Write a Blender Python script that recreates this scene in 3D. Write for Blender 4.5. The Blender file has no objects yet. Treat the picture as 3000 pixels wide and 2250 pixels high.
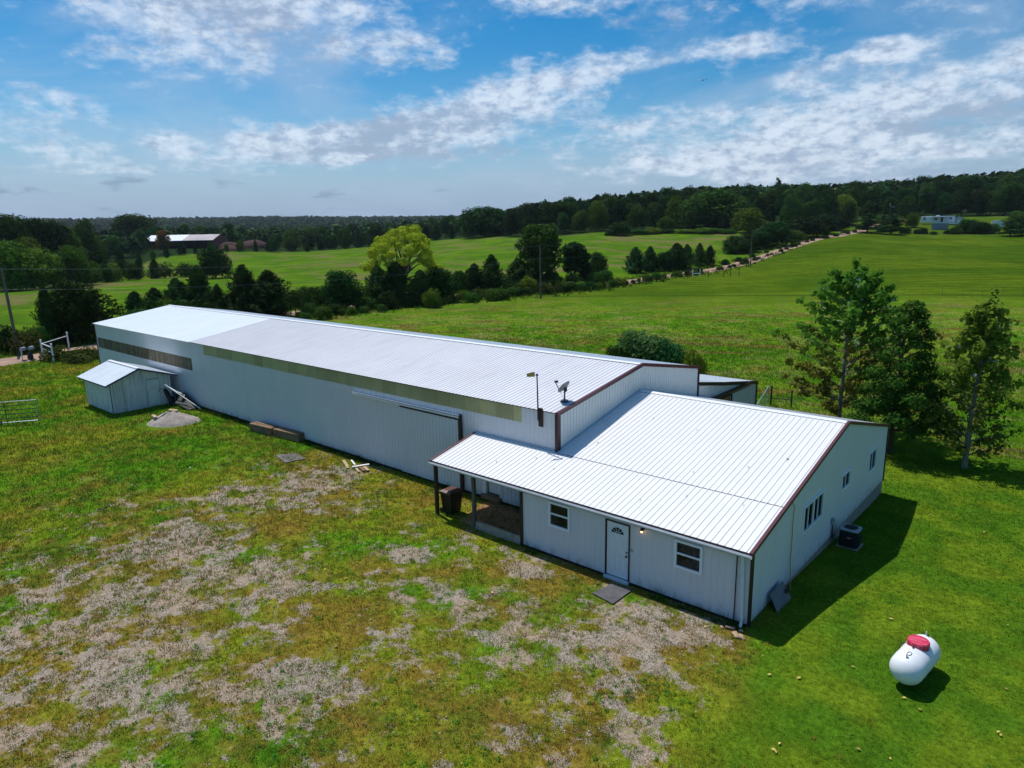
import bpy, math, random
import numpy as np
from mathutils import Vector, Matrix, Euler
from mathutils.bvhtree import BVHTree
random.seed(7); RNG = np.random.default_rng(7)
scene = bpy.context.scene
COL = scene.collection
R = math.radians
PI = math.pi

# ------------------------------------------------------------------ camera
F_PX = 2016.0; PIT, ROL, YAW = R(-12.486), R(-1.05), R(40.982)
CAM = np.array([7.115, -18.991, 11.997])
FW = np.array([-math.sin(YAW)*math.cos(PIT), math.cos(YAW)*math.cos(PIT), math.sin(PIT)])
RT = np.array([math.cos(YAW), math.sin(YAW), 0.0]); UP = np.cross(RT, FW)
R2 = RT*math.cos(ROL)+UP*math.sin(ROL); U2 = UP*math.cos(ROL)-RT*math.sin(ROL)
cam_d = bpy.data.cameras.new("camera"); cam_d.sensor_width = 36.0; cam_d.sensor_fit = 'HORIZONTAL'
cam_d.lens = F_PX/3000*36; cam_d.clip_start = 0.1; cam_d.clip_end = 12000
cam = bpy.data.objects.new("camera", cam_d); COL.objects.link(cam)
cam.matrix_world = Matrix(((R2[0], U2[0], -FW[0], CAM[0]), (R2[1], U2[1], -FW[1], CAM[1]), (R2[2], U2[2], -FW[2], CAM[2]), (0, 0, 0, 1)))
scene.camera = cam
scene.render.resolution_x = 1024; scene.render.resolution_y = 768

# ------------------------------------------------------------------ sun, sky, exposure
scene.view_settings.view_transform = 'Standard'; scene.view_settings.look = 'None'
scene.view_settings.exposure = 0.14; scene.view_settings.gamma = 1.0
SUN_DIR = Vector((0.41, -0.085, -0.91)).normalized()          # direction the light travels
sun_d = bpy.data.lights.new("sun", 'SUN'); sun_d.energy = 4.0; sun_d.angle = R(0.5); sun_d.color = (1.0, 0.95, 0.88)
sun = bpy.data.objects.new("sun", sun_d); COL.objects.link(sun)
sun.rotation_mode = 'QUATERNION'; sun.rotation_quaternion = (-SUN_DIR).to_track_quat('Z', 'Y')
world = bpy.data.worlds.new("World"); scene.world = world; world.use_nodes = True
SUN_EL = math.asin(-SUN_DIR.z); SUN_AZ = math.atan2(-SUN_DIR.x, -SUN_DIR.y)

class NT:
    """tiny helper for building node trees"""
    def __init__(s, nt): s.nt = nt; nt.nodes.clear()
    def n(s, t, **kw):
        nd = s.nt.nodes.new(t)
        for k, v in kw.items():
            if k.startswith('i_'):
                nd.inputs[int(k[2:])].default_value = v
            else: setattr(nd, k, v)
        return nd
    def l(s, a, b): s.nt.links.new(a, b)
    def math(s, op, a, b=None, c=None, clamp=False):
        nd = s.n('ShaderNodeMath', operation=op); nd.use_clamp = clamp
        for i, v in enumerate((a, b, c)):
            if v is None: continue
            if isinstance(v, (int, float)): nd.inputs[i].default_value = v
            else: s.l(v, nd.inputs[i])
        return nd.outputs[0]
    def mix(s, f, a, b, typ='MIX'):
        nd = s.n('ShaderNodeMix', data_type='RGBA', blend_type=typ)
        for i, v in ((0, f), (6, a), (7, b)):
            if isinstance(v, (int, float)): nd.inputs[i].default_value = v
            elif isinstance(v, tuple): nd.inputs[i].default_value = (*v[:3], 1)
            else: s.l(v, nd.inputs[i])
        return nd.outputs[2]
    def noise(s, vec, scale, detail=3, rough=.55, dist=0.0):
        nd = s.n('ShaderNodeTexNoise'); nd.inputs['Scale'].default_value = scale
        nd.inputs['Detail'].default_value = detail; nd.inputs['Roughness'].default_value = rough
        nd.inputs['Distortion'].default_value = dist
        if vec is not None: s.l(vec, nd.inputs['Vector'])
        return nd.outputs['Fac']
    def ramp(s, f, stops):
        nd = s.n('ShaderNodeValToRGB'); cr = nd.color_ramp
        while len(cr.elements) > 1: cr.elements.remove(cr.elements[-1])
        for i, (p, c) in enumerate(stops):
            e = cr.elements[0] if i == 0 else cr.elements.new(p)
            e.position = p; e.color = (*c[:3], 1) if isinstance(c, tuple) else (c, c, c, 1)
        s.l(f, nd.inputs[0]); return nd.outputs[0]
    def mapr(s, v, a, b, c=0.0, d=1.0, smooth=True):
        nd = s.n('ShaderNodeMapRange', interpolation_type='SMOOTHSTEP' if smooth else 'LINEAR')
        s.l(v, nd.inputs[0])
        for i, q in enumerate((a, b, c, d)): nd.inputs[i+1].default_value = q
        return nd.outputs[0]

# the sky: Nishita daylight with a layer of broken cumulus laid over it by direction
W = NT(world.node_tree)
tc = W.n('ShaderNodeTexCoord')
sky = W.n('ShaderNodeTexSky', sky_type='NISHITA', sun_disc=False)
sky.sun_elevation = SUN_EL; sky.sun_rotation = SUN_AZ % (2*PI); sky.altitude = 200; sky.air_density = 1.0; sky.dust_density = 0.6; sky.ozone_density = 2.2
sep = W.n('ShaderNodeSeparateXYZ'); W.l(tc.outputs['Generated'], sep.inputs[0])
X, Y, Z = sep.outputs
# azimuth to the right of the view direction (degrees) and elevation (degrees)
rx = W.math('ADD', W.math('MULTIPLY', X, math.cos(YAW)), W.math('MULTIPLY', Y, math.sin(YAW)))
ry = W.math('ADD', W.math('MULTIPLY', X, -math.sin(YAW)), W.math('MULTIPLY', Y, math.cos(YAW)))
azd = W.math('MULTIPLY', W.math('ARCTAN2', rx, ry), 57.2958)
eld = W.math('MULTIPLY', W.math('ARCSINE', Z), 57.2958)
zz = W.math('MAXIMUM', Z, 0.0)
den = W.math('ADD', zz, 0.16)
pl = W.n('ShaderNodeCombineXYZ'); W.l(W.math('DIVIDE', rx, den), pl.inputs[0]); W.l(W.math('DIVIDE', ry, den), pl.inputs[1]); W.l(W.math('MULTIPLY', Z, 2.0), pl.inputs[2])
P = pl.outputs[0]
fine = W.noise(P, 5.0, 9, .62, .25)
mid = W.noise(P, 1.7, 5, .55, .2)
isov = W.n('ShaderNodeCombineXYZ'); W.l(W.math('MULTIPLY', azd, .13), isov.inputs[0]); W.l(W.math('MULTIPLY', eld, .24), isov.inputs[1])
ISO = W.noise(isov.outputs[0], 2.6, 10, .62, .15)
def blob(u0, v0, au, av, ang=0.0):
    du = W.math('SUBTRACT', azd, u0); dv = W.math('SUBTRACT', eld, v0)
    c, s_ = math.cos(R(ang)), math.sin(R(ang))
    a = W.math('DIVIDE', W.math('ADD', W.math('MULTIPLY', du, c), W.math('MULTIPLY', dv, s_)), au)
    b = W.math('DIVIDE', W.math('SUBTRACT', W.math('MULTIPLY', dv, c), W.math('MULTIPLY', du, s_)), av)
    q = W.math('ADD', W.math('MULTIPLY', a, a), W.math('MULTIPLY', b, b))
    return W.math('POWER', 2.71828, W.math('MULTIPLY', q, -1.0))
def bsum(lst):
    t = None
    for (w, *b) in lst:
        v = W.math('MULTIPLY', blob(*b), w)
        t = v if t is None else W.math('ADD', t, v)
    return t
#          weight  az   el   semi-axes  tilt
CUM = [(1.0, -13, 6.9, 15, 1.9, 4), (.9, -2, 9.3, 9, 1.7, 10), (.7, 6, 11.8, 5, 1.2, 8), (.9, -26, 15.6, 9, 2.4, -4), (.9, -16, 16.3, 8, 1.6, 0),
       (.9, 4, 16.4, 4.5, 1.0, -6), (.85, 17, 12.8, 4, 1.0, 6), (.8, 27, 11.6, 4, .9, 6), (.78, 30, 8.2, 12, 2.4, 14), (.9, 18, 5.2, 10, 1.5, 5),
       (.72, 31, 4.0, 12, 2.0, 0), (.7, 33, 16.0, 4, 1.2, 25), (.5, 12, 15.3, 5, 2.0, 10), (.35, -31, 4.6, 3.5, .7, 0), (.5, 12, 8.0, 5, .8, 0), (.2, 36, 8, 8, 5, 0), (.45, -20, 12, 12, 2, 0), (.5, 20, 9, 8, 2.4, 10), (.5, -33, 8, 6, 3, 0), (.4, 8, 6, 8, 1.5, 0), (.45, -8, 13.5, 8, 1.6, 0), (.4, 24, 16, 7, 1.6, 0)]
GREY = [(1.0, -8, 7.0, 8, 2.0, 8), (.6, 11.5, 14.8, 5, 2.0, 12), (.5, 3, 6.6, 5, 1.6, 0), (.6, -21, 14.5, 8, 2.0, -10), (.6, 31, 6.6, 10, 1.4, 6), (.5, 32, 2.6, 12, 1.6, 0)]
m = bsum(CUM)
d0 = W.math('ADD', W.math('ADD', W.math('MULTIPLY', m, 0.40), W.math('ADD', W.math('MULTIPLY', fine, 0.42), W.math('MULTIPLY', ISO, .72))), W.math('MULTIPLY', mid, 0.42))
dens = W.mapr(d0, 0.89, 1.19)
# thin high veil
veil = W.math('MULTIPLY', W.mapr(W.noise(P, 1.1, 6, .6, .6), .40, .70), .38)
# small grey scud near the horizon on the left
scv = W.n('ShaderNodeCombineXYZ'); W.l(W.math('MULTIPLY', azd, .30), scv.inputs[0]); W.l(W.math('MULTIPLY', eld, 1.1), scv.inputs[1])
scud = W.math('MULTIPLY', W.mapr(W.noise(scv.outputs[0], 1.0, 5, .55), .56, .72),
              W.math('MULTIPLY', blob(-26, 3.0, 26, 1.7), .75))
skyc = W.n('ShaderNodeHueSaturation'); skyc.inputs['Hue'].default_value = 0.495; skyc.inputs['Saturation'].default_value = 1.60; skyc.inputs['Value'].default_value = 1.02
W.l(sky.outputs[0], skyc.inputs['Color'])
# cloud colours are multiplied to sky-texture radiance units
g_ = W.math('MULTIPLY', bsum(GREY), W.mapr(W.noise(P, 2.6, 4, .5), .35, .62), clamp=True)
shade = W.mapr(W.math('SUBTRACT', W.noise(isov.outputs[0], 5.5, 6, .6), W.math('MULTIPLY', g_, .32)), .28, .60)
cc = W.mix(shade, (3.7, 4.7, 6.4), (8.0, 8.9, 10.1))
cc = W.mix(W.math('MULTIPLY', g_, .75), cc, (3.6, 4.3, 5.6))
hz = W.mapr(eld, 9.5, 0.0, 0.0, .92)
base = W.mix(hz, skyc.outputs[0], (2.75, 4.05, 6.3))
c1 = W.mix(veil, base, (4.6, 5.8, 7.6))
c2 = W.mix(W.math('MULTIPLY', dens, .80), c1, cc)
c3 = W.mix(scud, c2, (1.9, 2.9, 4.3))
bg = W.n('ShaderNodeBackground'); bg.inputs['Strength'].default_value = 0.09
W.l(c3, bg.inputs['Color'])
wo = W.n('ShaderNodeOutputWorld'); W.l(bg.outputs[0], wo.inputs['Surface'])

# ------------------------------------------------------------------ materials
MATS = {}
def mat(name, color, rough=.6, metal=0.0, var=0.0, vscale=3.0, bump=0.0, bscale=20.0, spec=.5, streak=None, island=0.0, transl=0.0, splash=0.0):
    if name in MATS: return MATS[name]
    m = bpy.data.materials.new(name); m.use_nodes = True; N = NT(m.node_tree)
    out = N.n('ShaderNodeOutputMaterial'); p = N.n('ShaderNodeBsdfPrincipled')
    p.inputs['Roughness'].default_value = rough; p.inputs['Metallic'].default_value = metal
    p.inputs['Specular IOR Level'].default_value = spec
    t = N.n('ShaderNodeTexCoord'); g = N.n('ShaderNodeNewGeometry')
    c = N.n('ShaderNodeRGB'); c.outputs[0].default_value = (*color, 1); c = c.outputs[0]
    if streak:
        mp = N.n('ShaderNodeMapping'); mp.inputs['Scale'].default_value = streak[1]; N.l(g.outputs['Position'], mp.inputs['Vector'])
        f = N.noise(mp.outputs[0], 1.0, 4, .6)
        c = N.mix(N.mapr(f, .45, .75, 0, streak[2]), c, streak[0])
    if var:
        f = N.noise(g.outputs['Position'], vscale, 5, .6)
        k = N.mapr(f, .3, .7, 1-var, 1+var, smooth=False)
        mm = N.n('ShaderNodeVectorMath', operation='SCALE'); N.l(c, mm.inputs[0]); N.l(k, mm.inputs['Scale']); c = mm.outputs[0]
    if island:
        k = N.mapr(g.outputs['Random Per Island'], 0, 1, 1-island, 1+island, smooth=False)
        mm = N.n('ShaderNodeVectorMath', operation='SCALE'); N.l(c, mm.inputs[0]); N.l(k, mm.inputs['Scale']); c = mm.outputs[0]
    if splash:
        sp_ = N.n('ShaderNodeSeparateXYZ'); N.l(g.outputs['Position'], sp_.inputs[0])
        mp = N.n('ShaderNodeMapping'); mp.inputs['Scale'].default_value = (3, 3, 1.2); N.l(g.outputs['Position'], mp.inputs['Vector'])
        f = N.math('SUBTRACT', N.noise(mp.outputs[0], 1.0, 5, .7), N.math('MULTIPLY', sp_.outputs[2], .55))
        c = N.mix(N.mapr(f, .30, .62, 0, splash), c, (.22, .17, .12))
    N.l(c, p.inputs['Base Color'])
    if bump:
        b = N.n('ShaderNodeBump'); b.inputs['Strength'].default_value = bump; b.inputs['Distance'].default_value = .02
        N.l(N.noise(g.outputs['Position'], bscale, 4, .6), b.inputs['Height']); N.l(b.outputs[0], p.inputs['Normal'])
    N.l(p.outputs[0], out.inputs[0]); MATS[name] = m; return m

def leaf_mat(name, ca, cb, transl=.25, orand=.35, cc=None):
    """foliage: colour varies leaf by leaf, clump by clump and tree by tree"""
    if name in MATS: return MATS[name]
    m = bpy.data.materials.new(name); m.use_nodes = True; N = NT(m.node_tree)
    out = N.n('ShaderNodeOutputMaterial'); g = N.n('ShaderNodeNewGeometry'); oi = N.n('ShaderNodeObjectInfo')
    cl = N.noise(g.outputs['Position'], .7, 3, .6)
    f = N.math('ADD', N.math('MULTIPLY', g.outputs['Random Per Island'], .5), N.math('MULTIPLY', N.mapr(cl, .3, .7), .5))
    stops = [(0.05, ca), (.95, cb)] if cc is None else [(0.05, ca), (.70, cb), (.84, cb), (.90, cc)]
    c = N.ramp(f, stops)
    k = N.mapr(oi.outputs['Random'], 0, 1, 1-orand, 1+orand, smooth=False)
    mm = N.n('ShaderNodeVectorMath', operation='SCALE'); N.l(c, mm.inputs[0]); N.l(k, mm.inputs['Scale'])
    hs = N.n('ShaderNodeHueSaturation'); N.l(mm.outputs[0], hs.inputs['Color'])
    N.l(N.math('ADD', N.math('MULTIPLY', N.math('FRACT', N.math('MULTIPLY', oi.outputs['Random'], 7.31)), .05), .475), hs.inputs['Hue'])
    p = N.n('ShaderNodeBsdfPrincipled'); p.inputs['Roughness'].default_value = .8; p.inputs['Specular IOR Level'].default_value = .04
    N.l(hs.outputs[0], p.inputs['Base Color'])
    tr = N.n('ShaderNodeBsdfTranslucent'); N.l(hs.outputs[0], tr.inputs['Color'])
    mx = N.n('ShaderNodeMixShader'); mx.inputs[0].default_value = transl
    N.l(p.outputs[0], mx.inputs[1]); N.l(tr.outputs[0], mx.inputs[2]); N.l(mx.outputs[0], out.inputs[0])
    MATS[name] = m; return m

# sheet metal and trim
WALL_M = mat('painted_wall_metal', (.66, .67, .71), .45, 0, .04, .6, streak=((.56, .58, .62), (6, 6, .25), .35), splash=.55)
ROOF_M = mat('white_roof_metal', (.73, .735, .745), .38, 0, .02, .8, streak=((.68, .67, .68), (4, .25, 1), .25))
ROOFB_M = mat('dull_roof_metal', (.66, .67, .70), .42, 0, .04, .5, streak=((.52, .50, .53), (5, .3, 1), .55))
ROOFC_M = mat('bright_roof_metal', (.74, .80, .84), .35, 0, .03, .4, streak=((.55, .62, .70), (3, .2, 1), .45))
MAROON = mat('maroon_trim', (.085, .018, .028), .42, 0, .1)
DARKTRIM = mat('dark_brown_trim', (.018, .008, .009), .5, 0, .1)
WHITE = mat('white_paint', (.74, .77, .80), .4, 0, .05, 5)
GUTTER = mat('gutter_metal', (.62, .66, .70), .4, 0, .06, 3)
VINYL = mat('white_vinyl', (.78, .82, .88), .35, 0, .03, 8)
DOORW = mat('white_door_paint', (.72, .75, .79), .4, 0, .05, 4)
CONC = mat('concrete', (.26, .24, .20), .9, 0, .25, 4, .5, 30)
POSTW = mat('weathered_post_wood', (.11, .10, .085), .85, 0, .3, 6, .5, 30, streak=((.05, .04, .03), (20, 20, 1), .7))
BROWNW = mat('brown_post_wood', (.05, .022, .012), .8, 0, .3, 6, .4, 30)
TIMBER = mat('sawn_timber', (.22, .13, .07), .85, 0, .3, 3, .6, 25, streak=((.10, .055, .03), (2, 18, 18), .8))
BOARD = mat('pale_board', (.42, .30, .18), .8, 0, .2, 5, .3, 30)
BOARDW = mat('whitewashed_board', (.75, .72, .72), .7, 0, .1, 8)
OLDWOOD = mat('old_grey_boards', (.17, .135, .085), .85, 0, .3, 2, .3, 20, streak=((.05, .035, .02), (9, 9, .6), .9), island=.35)
FIBER = mat('fibreglass_panel', (.40, .385, .20), .5, 0, .1, 1.2, streak=((.42, .39, .17), (2.2, 2.2, .8), .7), island=.18)
BLACKP = mat('black_plastic', (.008, .008, .008), .45, 0, .2, 6)
BROWNP = mat('brown_plastic_lid', (.09, .035, .022), .45, 0, .2, 6)
STEEL = mat('galvanised_steel', (.34, .38, .42), .4, .5, .15, 6)
DSTEEL = mat('dark_steel', (.03, .035, .04), .5, .3, .2, 6)
GREYP = mat('grey_dish_paint', (.16, .19, .22), .45, 0, .06, 6)
NAVY = mat('navy_plastic', (.015, .02, .07), .4)
YELLOW = mat('yellow_hose_rubber', (.42, .33, .03), .5)
OCHRE = mat('ochre_vane', (.36, .25, .07), .6, 0, .15, 10)
BLUEHUB = mat('blue_hub', (.01, .05, .16), .5)
REDCAP = mat('red_tank_dome', (.55, .02, .07), .45, 0, .25, 9, streak=((.75, .22, .28), (2, 14, 2), .8))
TANKW = mat('white_tank_paint', (.78, .81, .84), .35, 0, .04, 3, streak=((.45, .50, .55), (1.6, 1.3, 2.6), .45))
SHEDW = mat('painted_shed_wood', (.68, .69, .67), .6, 0, .08, 2, .2, 25, streak=((.24, .27, .26), (9, 9, .5), .8))
MATM = mat('grey_rubber_mat', (.075, .075, .082), .8, 0, .3, 3, .3, 30)
REDPAINT = mat('red_truck_paint', (.35, .01, .03), .3)
GLASSB = mat('dark_glass', (.01, .014, .018), .08)
RUST = mat('rusty_wall_metal', (.15, .022, .018), .6, 0, .2, .4)
SAWD = mat('bark_heap', (.042, .013, .008), .95, 0, .35, .25, .8, 3)
ROCK = mat('tan_stone', (.42, .30, .18), .8, 0, .3, 12, .6, 40)
BARK = mat('tree_bark', (.045, .036, .026), .9, 0, .3, 3, .6, 18)
BARKL = mat('pale_bark', (.20, .18, .14), .85, 0, .3, 3, .5, 18)
POLEW = mat('pole_wood', (.12, .10, .08), .85, 0, .25, 2)
MOUND = mat('grey_fines', (.30, .265, .235), .95, 0, .3, 2.5, .7, 12)
BULB = mat('lamp_glow', (1, .6, .3), .4)
_p = [n for n in BULB.node_tree.nodes if n.type == 'BSDF_PRINCIPLED'][0]
_p.inputs['Emission Color'].default_value = (1, .55, .25, 1); _p.inputs['Emission Strength'].default_value = 4.0
# window glass: half clear, half mirror-like, tinted
GLASS = bpy.data.materials.new('window_glass'); GLASS.use_nodes = True; N = NT(GLASS.node_tree)
o_ = N.n('ShaderNodeOutputMaterial'); a_ = N.n('ShaderNodeBsdfTransparent'); a_.inputs[0].default_value = (.55, .6, .62, 1)
b_ = N.n('ShaderNodeBsdfGlossy'); b_.inputs['Roughness'].default_value = .03; b_.inputs['Color'].default_value = (.35, .45, .55, 1)
x_ = N.n('ShaderNodeMixShader'); x_.inputs[0].default_value = .07
N.l(a_.outputs[0], x_.inputs[1]); N.l(b_.outputs[0], x_.inputs[2]); N.l(x_.outputs[0], o_.inputs[0])
CURT = mat('patterned_curtain', (.085, .10, .12), .9, 0, .5, 14, streak=((.08, .08, .07), (26, 26, 3), .9))

# ------------------------------------------------------------------ mesh helpers
def mesh_obj(name, verts, faces, material=None, parent=None, smooth=False, world_inv=True):
    me = bpy.data.meshes.new(name); me.from_pydata([tuple(v) for v in verts], [], faces); me.update()
    if material is not None: me.materials.append(material)
    if smooth:
        me.polygons.foreach_set('use_smooth', [True]*len(me.polygons))
    o = bpy.data.objects.new(name, me); COL.objects.link(o)
    if parent is not None: set_parent(o, parent, world_inv)
    return o
def set_parent(o, p, world_inv=True):
    o.parent = p
    if world_inv:
        mw = wm(p); o.matrix_parent_inverse = mw.inverted()
def wm(o):
    m = Matrix.LocRotScale(o.location, o.rotation_euler, o.scale)
    if o.parent is not None: m = wm(o.parent) @ o.matrix_parent_inverse @ m
    return m
def tag(o, label=None, cat=None, group=None, kind=None):
    if label: o['label'] = label
    if cat: o['category'] = cat
    if group: o['group'] = group
    if kind: o['kind'] = kind
    return o
def thing(name, loc, label, cat, group=None, rz=0.0):
    o = bpy.data.objects.new(name, None); o.empty_display_size = .3; COL.objects.link(o)
    o.location = loc; o.rotation_euler = (0, 0, rz); return tag(o, label, cat, group)
def copy_tree(o, parent=None):
    c = o.copy(); COL.objects.link(c)
    if parent is not None: c.parent = parent
    for ch in [q for q in KIDS.get(o.name, [])]:
        copy_tree(ch, c)
    return c
KIDS = {}
SPLIT = {'corner_trim', 'closure_and_shade_strip', 'mullion', 'curtain', 'door_knob', 'conduit', 'lifting_lug', 'base_trim', 'porch_header', 'dome_latch', 'upright', 'bar', 'rail', 'wall_flashing', 'door_post_and_gap_shade', 'rear_wall', 'fitting', 'foundation', 'hinge_post'}

class MB:
    """collects solid pieces and links them as one mesh object"""
    def __init__(s): s.v = []; s.f = []; s.sm = False
    def add(s, vs, fs):
        b = len(s.v); s.v += [tuple(map(float, v)) for v in vs]; s.f += [tuple(i+b for i in f) for f in fs]; return s
    def box(s, c, d, rz=0.0, rx=0.0, ry=0.0, bev=0.0):
        x, y, z = d[0]/2, d[1]/2, d[2]/2
        if bev:
            b = bev; vs = []
            for sx in (-1, 1):
                for sy in (-1, 1):
                    for sz in (-1, 1):
                        vs += [(sx*(x-b), sy*(y-b), sz*z), (sx*(x-b), sy*y, sz*(z-b)), (sx*x, sy*(y-b), sz*(z-b))]
            M_ = Euler((rx, ry, rz)).to_matrix(); vv = [M_ @ Vector(q)+Vector(c) for q in vs]
            import bmesh
            bm = bmesh.new(); [bm.verts.new(q) for q in vv]; bmesh.ops.convex_hull(bm, input=bm.verts); bm.verts.ensure_lookup_table()
            bm.verts.index_update(); s.add([q.co for q in bm.verts], [[w.index for w in f.verts] for f in bm.faces]); bm.free(); return s
        M_ = Euler((rx, ry, rz)).to_matrix()
        vs = [M_ @ Vector((sx*x, sy*y, sz*z))+Vector(c) for sx, sy, sz in ((-1,-1,-1),(1,-1,-1),(1,1,-1),(-1,1,-1),(-1,-1,1),(1,-1,1),(1,1,1),(-1,1,1))]
        return s.add(vs, [(0,3,2,1),(4,5,6,7),(0,1,5,4),(1,2,6,5),(2,3,7,6),(3,0,4,7)])
    def b2(s, a, b):
        a = [min(p, q) for p, q in zip(a, b)] if False else a
        c = [(p+q)/2 for p, q in zip(a, b)]; d = [abs(p-q) for p, q in zip(a, b)]
        return s.box(c, d)
    def tube(s, pts, rad, n=8, cap=True):
        pts = [Vector(p) for p in pts]; m = len(pts)
        if isinstance(rad, (int, float)): rad = [rad]*m
        vs = []; a = None
        for i, p in enumerate(pts):
            t0 = (p-pts[i-1]).normalized() if i else None; t1 = (pts[i+1]-p).normalized() if i < m-1 else None
            t = t0 if t1 is None else (t1 if t0 is None else (t0+t1 if (t0+t1).length > .1 else t1)).normalized()
            if a is None: a = t.cross(Vector((0, 0, 1)) if abs(t.z) < .95 else Vector((1, 0, 0))).normalized()
            else: a = (a-t*a.dot(t)).normalized()
            b = t.cross(a).normalized()
            for k in range(n):
                an = 2*PI*k/n; vs.append(p+(a*math.cos(an)+b*math.sin(an))*rad[i])
        fs = []
        for i in range(m-1):
            for k in range(n):
                k2 = (k+1) % n; fs.append((i*n+k, i*n+k2, (i+1)*n+k2, (i+1)*n+k))
        if cap: fs.append(tuple(range(n-1, -1, -1))); fs.append(tuple((m-1)*n+k for k in range(n)))
        return s.add(vs, fs)
    def lathe(s, prof, c=(0, 0, 0), n=20, M_=None):
        vs = []; fs = []
        for (r_, z) in prof:
            for k in range(n):
                a = 2*PI*k/n; q = Vector((r_*math.cos(a), r_*math.sin(a), z))
                if M_ is not None: q = M_ @ q
                vs.append(q+Vector(c))
        for i in range(len(prof)-1):
            for k in range(n):
                k2 = (k+1) % n; fs.append((i*n+k, i*n+k2, (i+1)*n+k2, (i+1)*n+k))
        return s.add(vs, fs)
    def prism(s, poly, d):
        """poly: 3-D points, extruded by vector d"""
        n = len(poly); P0 = [Vector(p) for p in poly]; P1 = [p+Vector(d) for p in P0]
        fs = [tuple(range(n-1, -1, -1)), tuple(range(n, 2*n))]+[(i, (i+1) % n, n+(i+1) % n, n+i) for i in range(n)]
        return s.add(P0+P1, fs)
    def split(s):
        key = {}; rep = [key.setdefault(tuple(round(c, 3) for c in v), i) for i, v in enumerate(s.v)]
        par = list(range(len(s.v)))
        def fd(i):
            while par[i] != i: par[i] = par[par[i]]; i = par[i]
            return i
        for f in s.f:
            a = fd(rep[f[0]])
            for i in f[1:]: par[fd(rep[i])] = a
        comp = {}
        for f in s.f: comp.setdefault(fd(rep[f[0]]), []).append(f)
        out = []
        for fl in comp.values():
            ids = sorted({i for f in fl for i in f}); mp = {i: k for k, i in enumerate(ids)}; q = MB(); q.v = [s.v[i] for i in ids]; q.f = [tuple(mp[i] for i in f) for f in fl]; out.append(q)
        return out
    def build(s, name, material, parent=None, smooth=False, world_inv=True):
        if name in SPLIT and parent is not None:
            L = s.split()
            if len(L) > 1:
                o = None
                for q in L: o = q.build(name, material, parent, smooth, world_inv)
                return o
        o = mesh_obj(name, s.v, s.f, material, parent, smooth, world_inv)
        if parent is not None: KIDS.setdefault(parent.name, []).append(o)
        return o

def corr(mb, O, U, V, Nn, ulen, top, bot=0.0, holes=(), pitch=.2286, h=.019, inv=False, phase=0.0, rib=.05):
    """ribbed sheet: profile along U, running along V from bot(u) to top(u), holes = (u0,u1,v0,v1)"""
    O, U, V, Nn = Vector(O), Vector(U).normalized(), Vector(V), Vector(Nn)
    tf = top if callable(top) else (lambda u: top); bf = bot if callable(bot) else (lambda u: bot)
    us = {0.0: 0.0, round(ulen, 4): 0.0}
    def ht(u):
        q = ((u+phase) % pitch)
        if q < rib*.28: return h*q/(rib*.28)
        if q < rib*.72: return h
        if q < rib: return h*(rib-q)/(rib*.28)
        return 0.0
    k = -1
    while k*pitch-phase < ulen:
        for o_ in (0, rib*.28, rib*.72, rib):
            u = k*pitch-phase+o_
            if 0 < u < ulen: us[round(u, 4)] = 0
        k += 1
    for hh in holes:
        for u in hh[:2]:
            if 0 < u < ulen: us[round(u, 4)] = 0
    L = sorted(us)
    for a, b in zip(L[:-1], L[1:]):
        if b-a < 1e-4: continue
        ha, hb = ht(a+1e-6), ht(b-1e-6)
        mid_ = (a+b)/2
        iv = [(None, None)]
        cuts = sorted([(hh[2], hh[3]) for hh in holes if hh[0]-1e-4 <= mid_ <= hh[1]+1e-4])
        segs = []; cur = None
        lo = None
        for (c0, c1) in cuts: segs.append((lo, c0)); lo = c1
        segs.append((lo, None))
        for (s0, s1) in segs:
            a0 = bf(a) if s0 is None else s0; b0_ = bf(b) if s0 is None else s0
            a1 = tf(a) if s1 is None else s1; b1 = tf(b) if s1 is None else s1
            if a1 <= a0+1e-4 and b1 <= b0_+1e-4: continue
            q = [O+U*a+V*a0+Nn*ha, O+U*b+V*b0_+Nn*hb, O+U*b+V*b1+Nn*hb, O+U*a+V*a1+Nn*ha]
            mb.add(q, [(0, 1, 2, 3)])
    return mb

# ------------------------------------------------------------------ terrain
def ray(px, py): return FW+R2*((px-1500)/F_PX)-U2*((py-1125)/F_PX)
def sstep(a, b, x):
    t = np.clip((x-a)/(b-a), 0, 1); return t*t*(3-2*t)
def h2(i, j, s):
    n = (i.astype(np.int64)*374761393+j.astype(np.int64)*668265263+s*974711) & 0xffffffff
    n = ((n ^ (n >> 13))*1274126177) & 0xffffffff
    return ((n ^ (n >> 16)) & 0xffffff)/float(0xffffff)
def vnoise(x, y, s=0):
    xi = np.floor(x); yi = np.floor(y); fx = x-xi; fy = y-yi
    fx = fx*fx*(3-2*fx); fy = fy*fy*(3-2*fy); i = xi.astype(np.int64); j = yi.astype(np.int64)
    return (h2(i, j, s)*(1-fx)+h2(i+1, j, s)*fx)*(1-fy)+(h2(i, j+1, s)*(1-fx)+h2(i+1, j+1, s)*fx)*fy
def fbm(x, y, octv=4, s=0, g=.5):
    x = np.asarray(x, float); y = np.asarray(y, float); t = np.zeros_like(x); a = 1.0; n = 0
    for k in range(octv):
        t += a*vnoise(x*2**k+17.3*k, y*2**k-9.1*k, s+k); n += a; a *= g
    return t/n
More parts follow.
